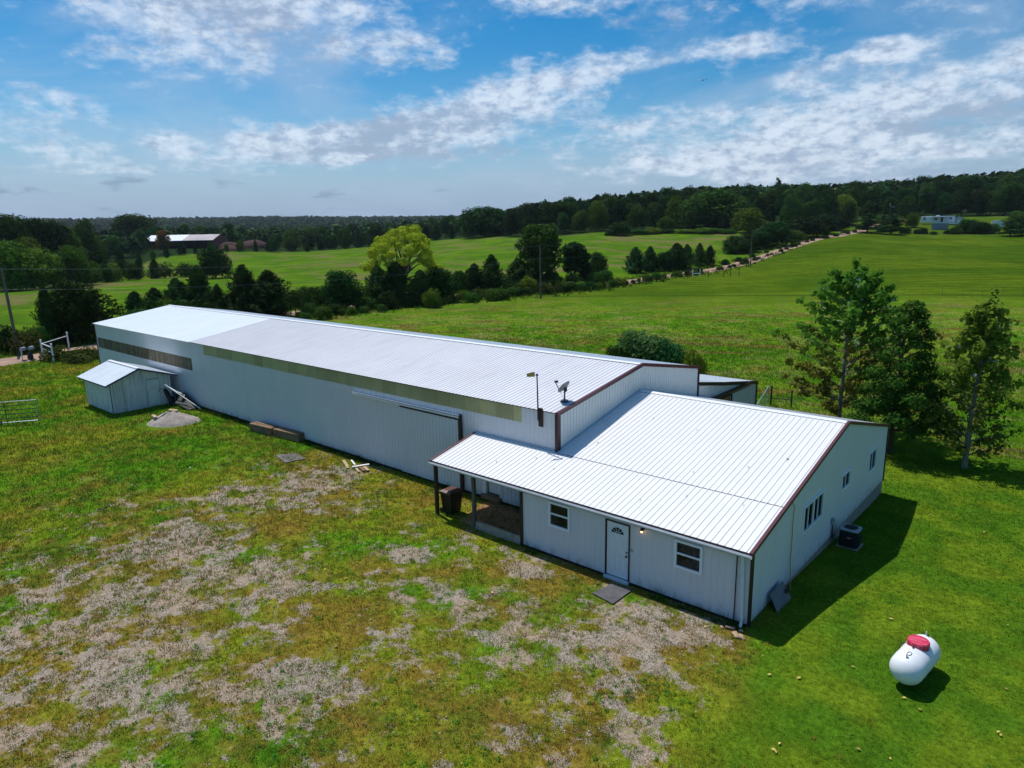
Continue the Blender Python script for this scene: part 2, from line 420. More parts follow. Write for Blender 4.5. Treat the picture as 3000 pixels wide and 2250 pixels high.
CTRL = [(50,100,0),(50,200,0),(50,400,0),(50,800,2),(50,1500,14),(50,3000,74),
 (400,100,0),(400,200,0),(400,400,1.2),(530,455,5.6),(530,620,7),(700,425,3.4),(700,600,6),(400,800,2),(400,1500,14),(400,3000,72),
 (900,100,-.5),(900,130,-.3),(900,200,0),(900,300,.8),(900,450,3.0),(900,800,5),(900,1500,16),(900,3000,70),
 (1400,100,-.5),(1400,140,0),(1400,200,1.5),(1400,270,4.4),(1400,370,9),(1400,800,14),(1400,1500,26),(1400,3000,66),
 (1700,140,0),(1700,200,1.6),(1700,300,9.5),(1700,450,17),(1700,800,26),(1700,3000,64),
 (2200,100,0),(2200,160,0),(2200,205,1.0),(2200,265,6),(2200,330,12),(2200,450,21),(2200,650,32),(2200,3000,60),
 (2500,110,.2),(2500,170,.6),(2500,200,2),(2500,265,6.2),(2500,330,9.6),(2500,400,16),(2500,600,29),(2500,3000,60),
 (2900,110,.3),(2900,200,2.5),(2900,320,7.4),(2900,350,9.5),(2900,450,20),(2900,600,32),(2900,900,38),(2900,3000,60),
 (2730,365,12),(2730,320,7.2),
 (-400,100,0),(-400,400,0),(-400,3000,74),(3400,100,.3),(3400,320,7.4),(3400,600,34),(3400,3000,60)]
def tps_fit():
    P_, z_ = [], []
    for px, d, z in CTRL:
        r_ = ray(px, 700); a = math.atan2(-r_[0], r_[1]); P_.append((a*2.2, math.log(d))); z_.append(z)
    P_ = np.array(P_); z_ = np.array(z_, float); n = len(z_)
    D = np.linalg.norm(P_[:, None]-P_[None], axis=2); K = np.where(D > 0, D*D*np.log(D+1e-12), 0)
    A = np.zeros((n+3, n+3)); A[:n, :n] = K+np.eye(n)*.002; A[:n, n] = 1; A[:n, n+1:] = P_; A[n, :n] = 1; A[n+1:, :n] = P_.T
    return P_, np.linalg.solve(A, np.concatenate([z_, [0, 0, 0]]))
TP, TW = tps_fit()
def terr(x, y):
    x = np.atleast_1d(np.asarray(x, float)); y = np.atleast_1d(np.asarray(y, float))
    dx, dy = x-CAM[0], y-CAM[1]; d = np.hypot(dx, dy)+1e-6
    a = np.arctan2(-dx, dy); off = np.abs(np.angle(np.exp(1j*(a-YAW))))
    ac = YAW+np.clip(np.angle(np.exp(1j*(a-YAW))), -R(46), R(46))
    u = ac*2.2; v = np.log(np.clip(d, 90, 3300)); z = np.zeros_like(x)
    z = TW[len(TP)]+TW[len(TP)+1]*u+TW[len(TP)+2]*v
    for k in range(len(TP)):
        D = np.hypot(u-TP[k, 0], v-TP[k, 1]); z = z+TW[k]*D*D*np.log(D+1e-12)
    z = z*(1-sstep(R(50), R(120), off))
    zn = -.66*sstep(0, 16, y)
    w = sstep(48, 100, d)
    z = zn*(1-w)+z*w
    z = z+sstep(60, 200, d)*.35*(fbm(x/23, y/23, 3, 5)-.5)+sstep(900, 2500, d)*14*(fbm(x/380, y/380, 4, 8)-.5)
    bl = ((x < .3) & (x > -61) & (y > -.3) & (y < 24))
    z = z+np.where(bl, 0, .05*(fbm(x/2.1, y/2.1, 3, 3)-.5))*(1-sstep(60, 90, d))
    return z
def at(px, py, d0=None):
    """point of the ground seen at this pixel"""
    r_ = ray(px, py)
    if d0 is not None:
        hd = math.hypot(r_[0], r_[1]); x, y = CAM[0]+r_[0]*d0/hd, CAM[1]+r_[1]*d0/hd
        return Vector((x, y, float(terr(x, y)[0])))
    hd = math.hypot(r_[0], r_[1]); ds = np.geomspace(8, 3500, 2500); t = ds/hd
    X_, Y_, Z_ = CAM[0]+r_[0]*t, CAM[1]+r_[1]*t, CAM[2]+r_[2]*t
    T_ = terr(X_, Y_); k = np.argmax(Z_ < T_) if (Z_ < T_).any() else len(t)-1
    return Vector((X_[k], Y_[k], T_[k]))
def gz(x, y): return float(terr(x, y)[0])
# ------------------------------------------------------------------ ground colours and cover
RD_PX = [(-700, 83), (-300, 86), (0, 88.6), (280, 93), (600, 106), (900, 119), (1300, 134), (1582, 141), (1745, 150), (1907, 172), (2020, 186), (2164, 212), (2290, 245), (2400, 284), (2460, 306), (2518, 334), (2560, 356), (2590, 380)]
def px_az(px): r_ = ray(px, 700); return math.atan2(r_[0]*math.cos(YAW)+r_[1]*math.sin(YAW), -r_[0]*math.sin(YAW)+r_[1]*math.cos(YAW))
RD_A = np.array([px_az(p) for p, _ in RD_PX]); RD_D = np.array([d for _, d in RD_PX], float)
ED = [(-400, 200), (0, 215), (230, 225), (330, 300), (450, 400), (700, 425), (1200, 440), (1420, 372), (1560, 305), (1850, 315), (2100, 318), (2300, 318), (2500, 352), (2700, 392), (3000, 400), (3400, 400)]
ED_A = np.array([px_az(p) for p, _ in ED]); ED_D = np.array([d for _, d in ED], float)
def polar(x, y):
    dx, dy = x-CAM[0], y-CAM[1]
    return np.arctan2(dx*math.cos(YAW)+dy*math.sin(YAW), -dx*math.sin(YAW)+dy*math.cos(YAW)), np.hypot(dx, dy)
GRAV = [(-13.5,-13.5,6.5,.62),(-19,-11.6,6,.45),(-20.7,-7.8,3.2,.5),(-21,-2.7,2.6,.75),(-21.8,-.4,1.5,.6),(-17.3,-.7,1.6,.45),(-7.5,-2.4,2.0,.75),(-1.8,-2.9,1.9,1.1),(-.8,-.7,.9,1.2),(-3.0,-.9,1.0,.8),
        (-4.5,-3.6,2.6,.55),(-1.0,-6.2,2.4,.6),(-6,-7.5,3,.35),(-9,-11,3.5,.5),(-36.9,-1.8,1.9,.85),(-35.5,-3.4,1.6,.5),(-27,-.4,1.7,.6),(-25.3,1.0,1.6,.6),(-40.9,-6.9,1.1,.5),(-47.5,-4.0,1.4,.7),(-24,-9,4,.3),(-10.5,-3.6,1.6,.3),(1.6,-4.6,.5,.8),(2.4,-3.0,.4,.5)]
def yard(x, y):
    """bare-ground amount and dryness of the yard"""
    g = np.zeros_like(x)
    for (gx, gy, r_, w) in GRAV: g += w*np.exp(-((x-gx)**2+(y-gy)**2)/(r_*r_))
    lawn = sstep(-.6, 1.9, x+.18*y+.5*(fbm(x/1.3, y/1.3, 3, 61)-.5)*2)
    far = sstep(-20, -34, x-.3*y)
    nb = fbm(x/2.6, y/2.6, 3, 21); ns = fbm(x/.62, y/.62, 3, 31)
    bare = (.185+.32*np.minimum(g, 1.3))*(1-.55*far)+(nb-.5)*.62+(ns-.5)*.95-1.1*lawn-.22*far
    dry = (fbm(x/1.6, y/1.6, 5, 41, .75)-.37)*3.0*(1-.7*lawn)*(1-.35*far)+.35*np.minimum(g, 1)*(1-lawn)-.15*lawn
    return np.clip(bare*1.05, 0, 1), np.clip(dry, 0, 1), lawn, far
GREEN = np.array((.072, .190, .008)); YGREEN = np.array((.150, .205, .012)); DGREEN = np.array((.028, .085, .010))
DRY = np.array((.225, .120, .028)); DIRT = np.array((.36, .265, .185)); GRAVC = np.array((.40, .365, .335)); OLIVE = np.array((.060, .105, .010))
def L3(a, b, t): return a*(1-t[:, None])+b*t[:, None]
def ground_col(x, y, thatch=False):
    az, d = polar(x, y); dr = np.interp(az, RD_A, RD_D); de = np.interp(az, ED_A, ED_D)
    n = len(x); one = np.ones(n)
    bare, dry, lawn, far = yard(x, y)
    f1 = fbm(x/.9, y/.9, 3, 51); f2 = fbm(x/4.3, y/4.3, 3, 53)
    c = L3(GREEN*one[:, None], YGREEN, sstep(.35, .68, f2)); c = L3(c, DGREEN, sstep(.52, .75, f1)*.55)
    c = L3(c, DRY, np.clip(dry*1.0, 0, 1)*.66)
    lc = L3(np.array((.058, .135, .008))*one[:, None], np.array((.108, .172, .010)), sstep(.35, .65, fbm(x/1.6, y/1.6, 4, 55)))
    c = L3(c, lc, lawn)
    # dirt floor of the porch, bare earth under the eaves
    por = ((x > -13.6+.6*(y-.2)*.3) & (x < -9.0) & (y > .1) & (y < 2.7)).astype(float)*sstep(-13.3, -12.6, x+.35*y-.5)
    c = L3(c, np.array((.42, .24, .13)), por)
    rem = .35*sstep(.6, .1, np.abs(y+.15))*((x > -9) & (x < 0))
    c = L3(c, DRY, np.clip(rem, 0, 1)); bare = bare*(1-por)
    # hay field behind the buildings
    fld = sstep(25.5, 27.5, y+.12*x*0)*(d < dr)
    fld = np.where((y > 25.5) & (d < dr), fld, 0)
    side = (d < dr)
    swd = (x*-.36+y*.93); st = .5+.5*np.sin(swd*2*PI/(5.2)+4*(fbm(x/30, y/30, 3, 71)-.5))
    hay = L3(np.array((.068, .165, .008))*one[:, None], np.array((.125, .205, .014)), sstep(.35, .65, fbm(x/3.3, y/3.3, 4, 73)))
    red = sstep(.565, .66, fbm(swd/1.3+50, (x*.93+y*.36)/4.6, 4, 75))*(1-sstep(95, 165, d))
    hay = L3(hay, np.array((.16, .085, .03)), red*.6)
    pale = sstep(.56, .7, fbm(swd/1.1+9, (x*.93+y*.36)/3.0, 3, 77))*(1-sstep(110, 190, d))
    hay = L3(hay, np.array((.22, .205, .07)), pale*.5)
    mown = L3(np.array((.050, .100, .006))*one[:, None], np.array((.078, .128, .008)), sstep(.3, .7, fbm(x/20, y/20, 4, 79)))  # mown grass, its darker olive also standing in for cloud shadow on the field
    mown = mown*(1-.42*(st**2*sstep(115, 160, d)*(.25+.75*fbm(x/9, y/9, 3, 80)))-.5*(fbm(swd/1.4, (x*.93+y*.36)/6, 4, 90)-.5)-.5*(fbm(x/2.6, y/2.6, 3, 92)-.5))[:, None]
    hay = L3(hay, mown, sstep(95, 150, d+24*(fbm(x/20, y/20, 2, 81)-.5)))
    line = np.exp(-((d-131-6*(az-.2))/.9)**2)*(az > -.1)
    hay = L3(hay, np.array((.02, .045, .006)), np.clip(line, 0, 1)*.8)
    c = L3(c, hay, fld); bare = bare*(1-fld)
    # unmown pasture beyond the road
    out = sstep(2, 6, d-dr)
    ps = L3(np.array((.060, .138, .008))*one[:, None], np.array((.092, .170, .010)), sstep(.35, .65, fbm(x/8, y/8, 4, 83)))
    ps = L3(ps, np.array((.045, .10, .010)), sstep(.5, .72, fbm(x/3.5, y/3.5, 3, 85))*.6)
    ps = L3(ps, np.array((.150, .125, .055)), sstep(.57, .70, fbm(x/16, y/7, 4, 87))*.7)
    c = L3(c, ps, out); bare = bare*(1-out)
    verge = np.exp(-((d-dr)/7.0)**2)
    c = L3(c, np.array((.06, .08, .018)), np.clip(verge*.8, 0, 1)*(fbm(x/2.5, y/2.5, 3, 89)))
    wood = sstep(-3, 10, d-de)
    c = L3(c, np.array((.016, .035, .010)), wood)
    knoll = (az > px_az(2500)) & (d > 322) & (d < 400)
    c = L3(c, np.array((.06, .105, .010)), knoll*sstep(400, 388, d))
    hl = sstep(700, 1100, d)
    hc = L3(np.array((.010, .032, .008))*one[:, None], np.array((.034, .062, .012)), sstep(.35, .65, fbm(x/60, y/60, 5, 91, .65)))
    c = L3(c, hc, hl)
    if thatch: c = c*(1-.04*(1-sstep(45, 85, d)))[:, None]
    return np.clip(c, 0, 1), bare

angs = [a for a in np.arange(-180, -50, 4.0)]+[a for a in np.arange(-50, 50.001, .33)]+[a for a in np.arange(54, 180, 4.0)]
angs = np.radians(np.array(angs)); nA = len(angs)
rads = np.concatenate([[.6, 2, 4, 6, 8], np.geomspace(9.5, 70, 360), np.geomspace(70.6, 420, 220), np.geomspace(425, 9000, 150)]); nR = len(rads)
AA, RR = np.meshgrid(angs, rads)
gx_ = CAM[0]+RR*(np.sin(AA)*math.cos(YAW)-np.cos(AA)*math.sin(YAW)); gy_ = CAM[1]+RR*(np.sin(AA)*math.sin(YAW)+np.cos(AA)*math.cos(YAW))
GXf, GYf = gx_.ravel(), gy_.ravel(); GZf = terr(GXf, GYf)
i0 = (np.arange(nR-1)[:, None]*nA+np.arange(nA)[None]).ravel(); j1 = (np.arange(nR-1)[:, None]*nA+(np.arange(nA)[None]+1) % nA).ravel()
quads = np.stack([i0, i0+nA, j1+nA, j1], 1)[:, ::-1]
def np_mesh(name, V_, F_, material, colors=None, cname='col', smooth=False):
    me = bpy.data.meshes.new(name); V_ = np.ascontiguousarray(V_, np.float32); F_ = np.ascontiguousarray(F_, np.int32)
    me.vertices.add(len(V_)); me.vertices.foreach_set('co', V_.ravel())
    k = F_.shape[1]; me.loops.add(F_.size); me.loops.foreach_set('vertex_index', F_.ravel())
    me.polygons.add(len(F_)); me.polygons.foreach_set('loop_start', np.arange(0, F_.size, k, dtype=np.int32))
    me.update(calc_edges=True)
    if colors is not None:
        at_ = me.color_attributes.new(cname, 'FLOAT_COLOR', 'POINT'); at_.data.foreach_set('color', np.ascontiguousarray(colors, np.float32).ravel())
    if smooth: me.polygons.foreach_set('use_smooth', np.ones(len(F_), bool))
    me.materials.append(material); return me
# ground material: mesh colours broken up by soil, stone and blade-scale noise
GM = bpy.data.materials.new('ground'); GM.use_nodes = True; N = NT(GM.node_tree)
o_ = N.n('ShaderNodeOutputMaterial'); p = N.n('ShaderNodeBsdfPrincipled'); p.inputs['Roughness'].default_value = 1.0; p.inputs['Specular IOR Level'].default_value = 0.0
at_n = N.n('ShaderNodeAttribute', attribute_name='col'); g = N.n('ShaderNodeNewGeometry'); Pn = g.outputs['Position']
nz = N.noise(Pn, 6.5, 6, .7); nz2 = N.noise(Pn, 1.1, 5, .6)
k1 = N.mapr(nz, .25, .75, .40, 1.55, smooth=False)
cs = N.n('ShaderNodeVectorMath', operation='SCALE'); N.l(at_n.outputs['Color'], cs.inputs[0]); N.l(N.math('MULTIPLY', k1, N.mapr(nz2, .3, .7, .85, 1.15)), cs.inputs['Scale'])
vo = N.n('ShaderNodeTexVoronoi', feature='F1'); vo.inputs['Scale'].default_value = 26; N.l(Pn, vo.inputs['Vector'])
stone = N.ramp(vo.outputs['Color'], [(0, (.10, .085, .07)), (.5, (.29, .255, .215)), (.8, (.43, .37, .31)), (1, (.68, .65, .61))])
stc = N.mix(.55, stone, cs.outputs[0])
soil = N.mix(N.mapr(N.noise(Pn, .55, 4, .6), .42, .60), (.255, .215, .17), (.30, .205, .125))
soil = N.mix(N.mapr(N.noise(Pn, 14, 4, .7), .5, .75), soil, (.20, .15, .11))
stc = N.mix(.5, soil, stone)
alp = N.mapr(N.math('ADD', N.math('MULTIPLY', at_n.outputs['Alpha'], .62), N.noise(Pn, 2.9, 8, .74)), .73, .86)
colr = N.mix(alp, cs.outputs[0], stc)
N.l(colr, p.inputs['Base Color'])
bp = N.n('ShaderNodeBump'); bp.inputs['Strength'].default_value = .7; bp.inputs['Distance'].default_value = .05; N.l(nz, bp.inputs['Height']); N.l(bp.outputs[0], p.inputs['Normal'])
N.l(p.outputs[0], o_.inputs[0])
gc, gb = ground_col(GXf, GYf, True)
me = np_mesh('ground', np.stack([GXf, GYf, GZf], 1), quads, GM, np.concatenate([gc, gb[:, None]], 1), smooth=True)
ground = bpy.data.objects.new('ground', me); COL.objects.link(ground); tag(ground, kind='structure')

# ------------------------------------------------------------------ the gravel road
ROADM = mat('road_gravel', (.31, .205, .145), .95, 0, .22, .6, .6, 8, streak=((.24, .14, .09), (.8, .8, .8), .6))
def smooth_line(P_, k=12):
    out = []
    for i in range(len(P_)-1):
        p0, p1, p2, p3 = P_[max(i-1, 0)], P_[i], P_[i+1], P_[min(i+2, len(P_)-1)]
        for j in range(k):
            t = j/k; out.append(.5*((2*p1)+(-p0+p2)*t+(2*p0-5*p1+4*p2-p3)*t*t+(-p0+3*p1-3*p2+p3)*t**3))
    out.append(P_[-1]); return out
rp = []
for (a, d) in zip(RD_A, RD_D):
    rp.append(np.array([CAM[0]+d*(math.sin(a)*math.cos(YAW)-math.cos(a)*math.sin(YAW)), CAM[1]+d*(math.sin(a)*math.sin(YAW)+math.cos(a)*math.cos(YAW))]))
rl = smooth_line(rp, 14); vs = []; fs = []; WID = [-1, -.72, -.35, 0, .35, .72, 1]
for i, q in enumerate(rl):
    t = rl[min(i+1, len(rl)-1)]-rl[max(i-1, 0)]; t = t/np.linalg.norm(t); nn = np.array([-t[1], t[0]])
    w0 = 2.5+.3*math.sin(i*.37)
    for w in WID:
        pt = q+nn*w*w0; vs.append((pt[0], pt[1], gz(pt[0], pt[1])+(.13 if abs(w) < 1 else -.02)))
for i in range(len(rl)-1):
    for j in range(len(WID)-1): a = i*len(WID)+j; fs.append((a, a+1, a+1+len(WID), a+len(WID)))
road = mesh_obj('road', vs, fs, ROADM, smooth=True); tag(road, kind='structure')

# ------------------------------------------------------------------ the low house
HE, HR, YR, YB, HB, SL = 2.505, 4.461, 9.291, 16.334, 2.724, (4.461-2.505)/9.291
SB = -(HR-HB)/(YB-YR); XG, YW = -9.306, 2.717
house = thing('metal_house', (-4.6, 8, 0), 'low white metal house with ribbed roof and maroon rake trim, nearest building', 'house')
def roofz(y): return HE+SL*y if y <= YR else HR+SB*(y-YR)
m_ = MB()
holes = [(9.05-7.65, 9.05-6.71, 1.25, 2.20), (9.05-2.49, 9.05-1.55, 1.25, 2.19), (9.05-5.15, 9.05-4.19, -.1, 2.18)]
corr(m_, (-9.05, 0, 0), (1, 0, 0), (0, 0, 1), (0, -1, 0), 9.05, HE-.03, .09, holes, h=.009)
m_.build('front_wall', WALL_M, house)
m_ = MB(); wa, wb, wc = (4.60, 6.74, 1.40, 2.42), (9.06, 10.2, 1.62, 2.30), (13.18, 14.34, 1.20, 2.16)
corr(m_, (0, 0, 0), (0, 1, 0), (0, 0, 1), (1, 0, 0), YB, lambda u: roofz(u)-.03, lambda u: .06-.004*u, [wa, wb, wc], h=.010, phase=.07)
m_.build('gable_wall', WALL_M, house)
m_ = MB(); corr(m_, (XG, YB, 0), (1, 0, 0), (0, 0, 1), (0, 1, 0), -XG, HB-.02, -.05, h=.016)
corr(m_, (-9.05, 0, 0), (0, 1, 0), (0, 0, 1), (-1, 0, 0), YW, lambda u: roofz(u)-.05, 0.02, h=.016)
corr(m_, (XG, 2.75, 0), (0, 1, 0), (0, 0, 1), (-1, 0, 0), YB-2.75, lambda u: roofz(u+2.75)-.05, 0.02, h=.016)
m_.build('rear_wall', WALL_M, house)
m_ = MB(); m_.box((-4.52, .10, -.15), (9.0, .16, .46)); m_.box((-.09, YB/2, -.40), (.16, YB-.04, .86)); m_.box((-4.6, YB-.1, -.4), (9.0, .16, .86))
m_.build('foundation', CONC, house)
m_ = MB(); m_.box((-4.6, YB/2+.02, -.02), (9.0, YB-.4, .06)); m_.build('floor_slab', CONC, house)
# roof: one slope over house and porch, far slope
m_ = MB(); sv = Vector((0, 1, SL)); OV = .10
zf = HE-SL*OV
corr(m_, (XG, -OV, zf), (1, 0, 0), sv, (0, -SL, 1), -XG+.07, 2.70+OV, 0, h=.020, rib=.055)
corr(m_, (-14.02, -OV, zf), (1, 0, 0), sv, (0, -SL, 1), -XG*0+14.02+XG, YW-.02+OV, 0, h=.020, rib=.055, phase=.0866)
corr(m_, (XG+.02, 2.62, HE+SL*2.62+.014), (1, 0, 0), sv, (0, -SL, 1), -XG+.05, YR-2.62-.02, 0, h=.020, rib=.055)
m_.build('front_roof', ROOF_M, house)
m_ = MB(); corr(m_, (.05, YR+.02, HR), (-1, 0, 0), (0, 1, SB), (0, -SB, 1), -XG+.05, YB+.08-YR, 0, h=.02); m_.build('rear_roof', ROOF_M, house)
m_ = MB()
for sgn, s_ in ((-1, SL), (1, SB)):
    y1 = YR+sgn*.19; z1 = HR-abs(s_)*.19+.032
    m_.add([(XG+.02, YR, HR+.045), (.06, YR, HR+.045), (.06, y1, z1), (XG+.02, y1, z1), (XG+.02, y1, z1-.02), (.06, y1, z1-.02)], [(0, 1, 2, 3), (3, 2, 5, 4)])
m_.build('ridge_cap', WHITE, house)
m_ = MB(); m_.box(((XG)/2, YR-.202, HR-SL*.202+.012), (-XG, .012, .022)); m_.box((XG/2, 2.612, HE+SL*2.612+.012), (-XG-.06, .008, .018))  # ridge closure, then a dark strip painting the shadow line of the sheet lap
m_.box((XG/2-2.33, -OV-.008, zf-.030), (-XG+4.68, .02, .075)); m_.build('closure_and_shade_strip', DARKTRIM, house)
def rake(mb, x, y0, z0, y1, z1, out=1, w=.13, dr=.13):
    # L-shaped trim along a roof edge lying in a plane of constant x
    for (a, b) in (((x-w*.55*out, .028), (x+.03*out, .028)),):
        mb.add([(a[0], y0, z0+.03), (b[0], y0, z0+.03), (b[0], y1, z1+.03), (a[0], y1, z1+.03)], [(0, 1, 2, 3)])
    mb.add([(x+.03*out, y0, z0+.03), (x+.03*out, y1, z1+.03), (x+.03*out, y1, z1+.03-dr), (x+.03*out, y0, z0+.03-dr)], [(0, 1, 2, 3)])
    mb.add([(x-w*.55*out, y0, z0+.03), (x-w*.55*out, y1, z1+.03), (x-w*.55*out, y1, z1-.01), (x-w*.55*out, y0, z0-.01)], [(0, 1, 2, 3)])
    mb.add([(x-w*.55*out, y0, z0+.03), (x+.03*out, y0, z0+.03), (x+.03*out, y0, z0+.03-dr), (x-w*.55*out, y0, z0-.01)], [(0, 1, 2, 3)])
m_ = MB(); rake(m_, .05, -OV-.02, zf, YR, HR+.022); rake(m_, .05, YR, HR+.022, YB+.08, HB+.0)
m_.build('rake_trim', MAROON, house)
m_ = MB(); rake(m_, -14.02, -OV-.02, zf, YW-.01, HE+SL*YW, out=-1); m_.build('porch_rake_trim', MAROON, house)
m_ = MB(); m_.box((.028, -.035, 1.23), (.045, .03, 2.36)); m_.box((.035, .07, 1.22), (.03, .17, 2.40)); m_.box((-.42, -.028, 1.24), (.025, .03, 2.34))
m_.box((.03, YB-.06, 1.36), (.03, .13, 2.76)); m_.box((-9.0, -.03, 1.22), (.13, .035, 2.40)); m_.box((-9.065, .03, 1.22), (.03, .10, 2.40))
m_.build('corner_trim', DARKTRIM, house)
m_ = MB(); m_.box((XG/2+.12, -.012, .045), (9.0, .02, .09)); m_.box((-6.98, -.10, 2.32), (13.9, .04, .05)); m_.build('base_trim', DARKTRIM, house)
# gutter along the eave
m_ = MB()
prof = [(-.122, -.045), (-.122, -.115), (-.140, -.130), (-.195, -.130), (-.225, -.085), (-.225, -.050), (-.210, -.050), (-.208, -.075), (-.188, -.115), (-.140, -.115), (-.135, -.045)]
m_.prism([(-14.05, y, zf-.012+z) for y, z in prof], (14.12, 0, 0)); m_.build('gutter', GUTTER, house)
m_ = MB(); m_.tube([(-.22, -.17, 2.33), (-.22, -.10, 2.22), (-.22, -.075, 2.1), (-.16, -.075, .32), (-.15, -.09, .16), (-.13, -.24, .05)], .048, 4)
m_.build('downspout', WHITE, house)
# windows
def window(parent, axis, a0, a1, z0, z1, style):
    """axis 'x': wall facing -y at y=0; axis 'y': wall facing +x at x=0"""
    def P3(a, d, z): return (a, -d, z) if axis == 'x' else (d, a, z)
    def bx(mb, a, b, za, zb, d0, d1): mb.b2(P3(a, d0, za), P3(b, d1, zb))
    fw = .065; f = MB()
    bx(f, a0-.02, a1+.02, z1-fw, z1+.02, -.05, .05); bx(f, a0-.02, a1+.02, z0-.02, z0+fw, -.05, .05)
    bx(f, a0-.02, a0+fw, z0+fw, z1-fw, -.05, .05); bx(f, a1-fw, a1+.02, z0+fw, z1-fw, -.05, .05)
    w = f.build('window', VINYL, parent)
    s = MB(); gl = MB(); zc = z0+(z1-z0)*.52
    if style == 'hung':
        bx(s, a0+fw, a1-fw, zc-.03, zc+.03, -.03, .03); gl.b2(P3(a0+fw, -.012, z0+fw), P3(a1-fw, -.006, z1-fw))
    else:
        n = 2 if style == 'slide' else 4
        for k in range(1, n):
            a = a0+(a1-a0)*k/n; hw = .05 if (n == 4 and k == 2) else .022
            bx(s, a-hw, a+hw, z0+fw, z1-fw, -.03, .042 if hw > .03 else .025)
        gl.b2(P3(a0+fw, -.012, z0+fw), P3(a1-fw, -.006, z1-fw))
    s.build('mullion', VINYL, w); gl.build('pane', GLASS, w)
    cu = MB(); n = 26
    lo, hi = (zc, z1-fw) if style == 'hung' else (z0+.04, z1-.04)
    rng = [(a0+fw, a1-fw)] if style == 'hung' else [(a0+(a1-a0)*(.5 if style == 'slide' else .25), a0+(a1-a0)*(.97 if style == 'slide' else .5)), (a0+(a1-a0)*.75, a0+(a1-a0)*.97)][:1 if style == 'slide' else 2]
    for (r0, r1) in rng:
        for k in range(n):
            u0 = r0+(r1-r0)*k/n; u1 = r0+(r1-r0)*(k+1)/n; dd = -.10-.018*(k % 2); de_ = -.10-.018*((k+1) % 2)
            za = lo if style != 'hung' else z0+.03
            cu.add([P3(u0, dd, za), P3(u1, de_, za), P3(u1, de_, hi), P3(u0, dd, hi)], [(0, 1, 2, 3)])
    cu.build('curtain', CURT, w)
    return w
window(house, 'x', -7.65, -6.71, 1.25, 2.20, 'hung'); window(house, 'x', -2.49, -1.55, 1.25, 2.19, 'hung')
window(house, 'y', 4.60, 6.74, 1.40, 2.42, 'quad'); window(house, 'y', 9.06, 10.2, 1.62, 2.30, 'slide'); window(house, 'y', 13.18, 14.34, 1.20, 2.16, 'slide')
# front door with fanlight
def door(parent, x0, x1, z0, z1, y, fan=True, sill=True):
    d = MB(); w = x1-x0
    d.b2((x0+.05, y+.00, z0+.04), (x1-.05, y+.04, z1-.05))
    rows = [(.10, .34), (.38, .62), (.66, .74)] if fan else [(.06, .34), (.38, .66), (.70, .94)]
    for (a, b) in rows:
        for k in (0, 1):
            xa = x0+.14+k*(w*.5-.06); xb = xa+w*.5-.20; za = z0+(z1-z0)*a; zb = z0+(z1-z0)*b
            for q in ((xa, xb, za, za+.018), (xa, xb, zb-.018, zb), (xa, xa+.018, za+.018, zb-.018), (xb-.018, xb, za+.018, zb-.018)):
                d.b2((q[0], y-.012, q[2]), (q[1], y-.0005, q[3]))
    D = d.build('door', DOORW, parent)
    t = MB(); t.b2((x0-.012, y-.03, z0), (x0+.025, y+.02, z1+.012)); t.b2((x1-.025, y-.03, z0), (x1+.012, y+.02, z1+.012)); t.b2((x0+.025, y-.03, z1-.028), (x1-.025, y+.02, z1+.012))
    t.build('door_frame', DARKTRIM, D)
    if fan:
        xc = (x0+x1)/2; zc = z1-.42; g_ = MB(); n = 14
        ps = [(xc+.25*math.cos(PI*k/n), y-.006, zc+.22*math.sin(PI*k/n)) for k in range(n+1)]
        g_.prism(ps, (0, .005, 0)); g_.build('fanlight', GLASSB, D)
        r_ = MB()
        for k in range(1, 5):
            a = PI*k/5; r_.tube([(xc+.07*math.cos(a), y-.012, zc+.06*math.sin(a)), (xc+.25*math.cos(a), y-.012, zc+.22*math.sin(a))], .009, 4)
        r_.tube([(xc+.075*math.cos(PI*k/8), y-.012, zc+.066*math.sin(PI*k/8)) for k in range(9)], .009, 4)
        r_.tube([(xc+.262*math.cos(PI*k/12), y-.012, zc+.232*math.sin(PI*k/12)) for k in range(13)], .012, 4)
        r_.tube([(xc-.262, y-.012, zc), (xc+.262, y-.012, zc)], .012, 4); r_.build('fanlight_muntin', DOORW, D)
    if sill:
        s_ = MB(); s_.b2((x0-.02, y-.11, z0-.10), (x1+.02, y+.02, z0+.0)); s_.build('door_sill', GUTTER, D)
    k = MB(); kx = x1-.10
    for zz_ in (1.02, 1.17): k.tube([(kx, y, zz_), (kx, y-.05, zz_)], .022, 8); 
    k.tube([(kx, y-.05, 1.02), (kx, y-.085, 1.02)], .033, 8); k.build('door_knob', DARKTRIM, D)
    return D
door(house, -5.15, -4.19, .10, 2.18, -.008)
# porch light with a lit bulb, switch box
m_ = MB(); m_.box((-3.66, -.04, 2.26), (.12, .05, .12)); m_.tube([(-3.66, -.06, 2.27), (-3.66, -.13, 2.24), (-3.66, -.14, 2.19)], [.05, .06, .065], 10)
lf = m_.build('porch_light', BLACKP, house)
m_ = MB(); m_.lathe([(.001, -.075), (.03, -.06), (.042, -.03), (.035, 0), (.02, .02)], (-3.66, -.14, 2.19), 12); m_.build('bulb', BULB, lf, smooth=True)
m_ = MB(); m_.box((-4.10, -.03, 1.30), (.07, .035, .11), bev=.01); m_.build('switch_box', mat('beige_plastic', (.42, .40, .30), .5), house)
